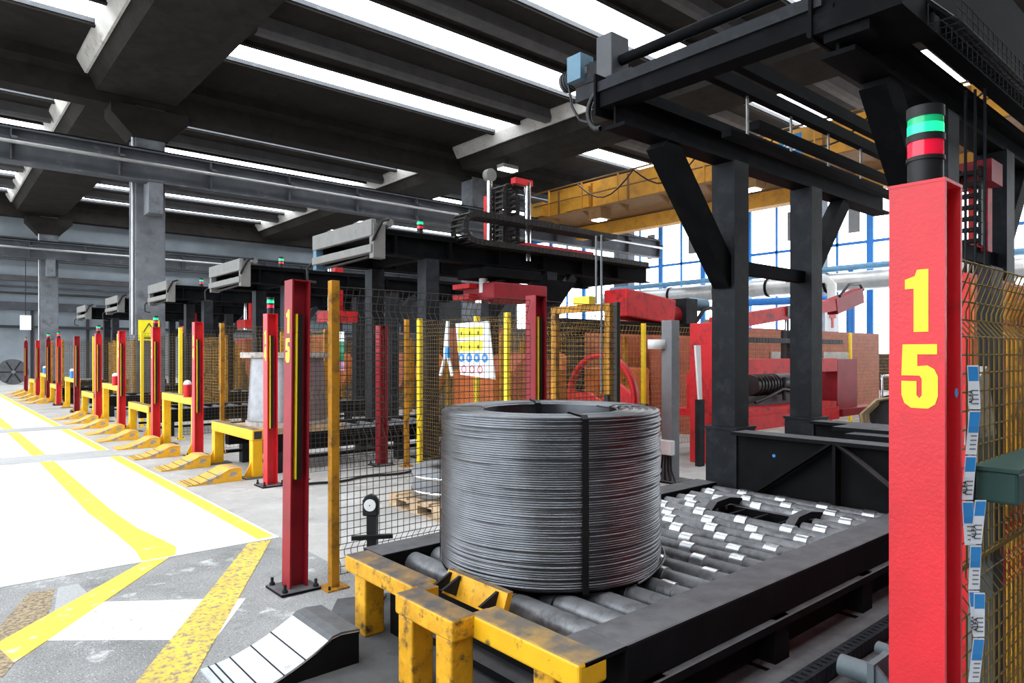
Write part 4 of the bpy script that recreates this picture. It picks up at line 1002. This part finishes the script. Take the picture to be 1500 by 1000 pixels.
MB().tube([(10.8, 7.3, 2.2), (10.95, 7.25, 2.42), (11.2, 7.25, 2.46), (11.4, 7.3, 2.4)], .035, 8).build('hose', 'chain_plastic', rt)
# large red machine with jib arm
rm = thing('red_press', (11, 6.0, 0), 'red machine frame with black motor and raised jib arm behind the gantry legs', 'machine')
MB().box(8.62, 8.92, 5.55, 5.95, 0, 2.05).build('front_column', 'red_machine', rm, bevel=.01)
MB().box(9.0, 12.74, 5.6, 5.85, 1.28, 1.52).build('top_beam', 'red_machine', rm)
MB().box(9.0, 12.6, 5.5, 5.85, .42, .64).build('bottom_beam', 'red_machine', rm)
MB().box(9.0, 12.6, 5.55, 6.6, .64, .74).build('deck', 'red_machine', rm)
for x_ in (9.05, 9.75): MB().box(x_, x_+.22, 6.1, 6.3, .74, 1.3).build('upright', 'red_machine', rm)
MB().box(12.75, 13.6, 5.6, 6.4, .55, 1.5).build('side_cabinet', 'red_dark', rm)
MB().box(12.75, 14.5, 5.5, 5.8, .45, .58).build('outrigger', 'red_dark', rm)
for x_ in (9.2, 12.2): MB().box(x_, x_+.2, 5.55, 5.8, 0, .42).build('foot', 'red_dark', rm)
MB().cyl((10.4, 6.0, 1.08), (11.9, 6.0, 1.08), .17, 20).build('motor', 'machine_black', rm)
for k in range(7): MB().cyl((10.5+k*.1, 6.0, 1.08), (10.53+k*.1, 6.0, 1.08), .185, 20).build('cooling_fin', 'machine_black', rm)
MB().box(10.1, 12.3, 5.9, 6.3, .74, .9).build('motor_base', 'machine_black', rm)
MB().tube([(10.3, 5.85, .8), (10.7, 5.8, .9), (11.1, 5.8, 1.0), (11.6, 5.8, .95)], .03, 6).tube([(11.2, 5.82, .8), (11.2, 5.82, 1.2)], .035, 6).build('pipework', 'machine_black', rm)
MB().beam((9.2, 5.9, 2.05), (13.9, 5.9, 2.62), .18, .22).build('jib_arm', 'red_machine', rm)
MB().beam((13.2, 5.9, 2.50), (14.4, 5.9, 2.78), .2, .3).build('jib_head', 'red_dark', rm)
MB().tube([(13.3, 5.8, 2.7), (13.7, 5.8, 2.95), (14.2, 5.8, 3.0), (14.5, 5.85, 2.9)], .03, 6).build('hose', 'strap', rm)
MB().cyl((11.35, 5.85, 1.52), (11.35, 5.85, 2.0), .10, 16).build('cylinder', 'machine_black', rm)
MB().cyl((11.35, 5.85, 2.0), (11.35, 5.85, 2.32), .04, 12).build('piston_rod', 'chrome', rm)
MB().box(11.25, 11.45, 5.78, 5.95, 2.25, 2.42).build('pivot', 'machine_black', rm)
chain_part(rm, [(9.2, 5.75, 1.82), (13.2, 5.75, 1.82)], .14, .08, (0, 1, 0))
MB().box(9.5, 10.2, 5.9, 6.3, 1.95, 2.15).build('valve_block', 'cover_grey', rm)
sh = thing('leaning_sheet', (8.3, 5.75, 0), 'white narrow sheet leaning against the red machine column', 'sheet')
MB().prism([(8.35, .95), (8.42, .95), (8.38, 1.72), (8.26, 1.72)], 5.6, 5.63, 'y').build('sheet', 'plastic_white', sh)
MB().box(8.33, 8.45, 5.58, 5.66, 0, .95).build('holder', 'leg_steel', sh)
nt_ = thing('fire_notice', (14.8, 6.9, 2.1), 'small white notice with red mark above the orange fence', 'sign')
MB().box(15.1, 15.7, 6.88, 6.9, 2.1, 2.55).build('plate', 'sign_white', nt_)
MB().box(15.25, 15.55, 6.86, 6.88, 2.4, 2.48).box(15.36, 15.44, 6.86, 6.88, 2.18, 2.4).build('red_mark', 'sign_red', nt_)
pm = thing('pump_unit', (13.5, 5.2, 0), 'pump unit with bright valve and hoses before the orange fence', 'pump')
MB().cyl((13.4, 4.9, .45), (14.6, 4.9, .45), .4, 22).build('tank', 'machine_black', pm)
MB().lathe([(0, -.12), (.1, -.1), (.14, 0), (.1, .1), (0, .12)], (13.6, 4.5, 1.15), 16).build('valve', 'chrome', pm)
MB().tube([(13.2, 5.0, .8), (13.2, 5.0, 1.2), (13.6, 4.5, 1.22)], .03, 8).build('pipe', 'chrome', pm)
for k in range(3): MB().tube([(12.9+k*.15, 5.2, .05), (12.9+k*.15, 5.25, .5), (13.2+k*.15, 5.1, .75), (13.5, 4.9, .8)], .03, 8).build('hose', 'brass', pm)
MB().box(13.3, 14.7, 4.6, 5.2, 0, .1).build('skid', 'machine_black', pm)
wt = thing('water_pipe', (18, 7.5, 0), 'pale grey bent water pipe beside the window wall piers', 'pipe')
MB().tube([(24.6, 11.0, 0), (24.6, 11.0, 4.1), (24.5, 11.2, 4.3), (24.0, 12.4, 4.35)], .16, 10).build('pipe', 'plastic_white', wt)
MB().tube([(25.2, 10.6, 0), (25.2, 10.6, 3.4), (25.2, 11.0, 3.6), (25.2, 16, 3.7)], .15, 10).build('branch', 'blue_frame', wt)

# ================================================================ ROW OF MACHINES BEHIND THE STATIONS
for i, (ya, yb) in enumerate(((9.0, 13.2), (13.8, 18.4), (19.0, 23.2), (25.0, 30.0), (30.6, 36.0))):
    o = ORD[i]
    fence([(10.2, ya), (10.2, (ya+yb)/2), (10.2, yb)], 2.0, 'rusty orange mesh fence screening the machines behind the %s station' % o, mesh='mesh_yellow', sp=.08)
    t = thing('winding_machine', (11.5, (ya+yb)/2, 0), 'dark winding machine with red housings behind the %s station' % o, 'machine')
    MB().box(10.7, 12.6, ya, yb, 0, 1.25).build('body', 'machine_black', t, bevel=.03)
    MB().box(10.9, 12.4, ya+.3, ya+1.6, 1.25, 2.3).build('housing', 'brick_red', t, bevel=.04)
    MB().box(10.9, 12.4, ya+2.2, yb-.3, 1.25, 2.2).build('housing', 'machine_black', t, bevel=.04)
    MB().cyl((10.45, ya+1.9, 1.1), (10.72, ya+1.9, 1.1), .55, 26).build('drum', 'orange_panel', t)
    MB().cyl((10.45, yb-1.0, 1.1), (10.72, yb-1.0, 1.1), .55, 26).build('drum', 'brick_red', t)
    for k in range(4): MB().box(10.62, 10.70, ya+.2+k*.9, ya+.32+k*.9, .1, 1.9).build('upright', 'yellow_post', t)
    MB().box(12.6, 13.4, ya+.2, yb-.2, 0, 2.2).build('control_cabinet', 'machine_black', t)
fc = thing('floor_cable', (3.5, 7.8, 0), 'black cable lying on the floor before the second station fence', 'cable')
MB().tube([(3.3+k*.12, 7.85+.06*math.sin(k*.9), .02) for k in range(16)], .016, 8).build('cable', 'strap', fc)
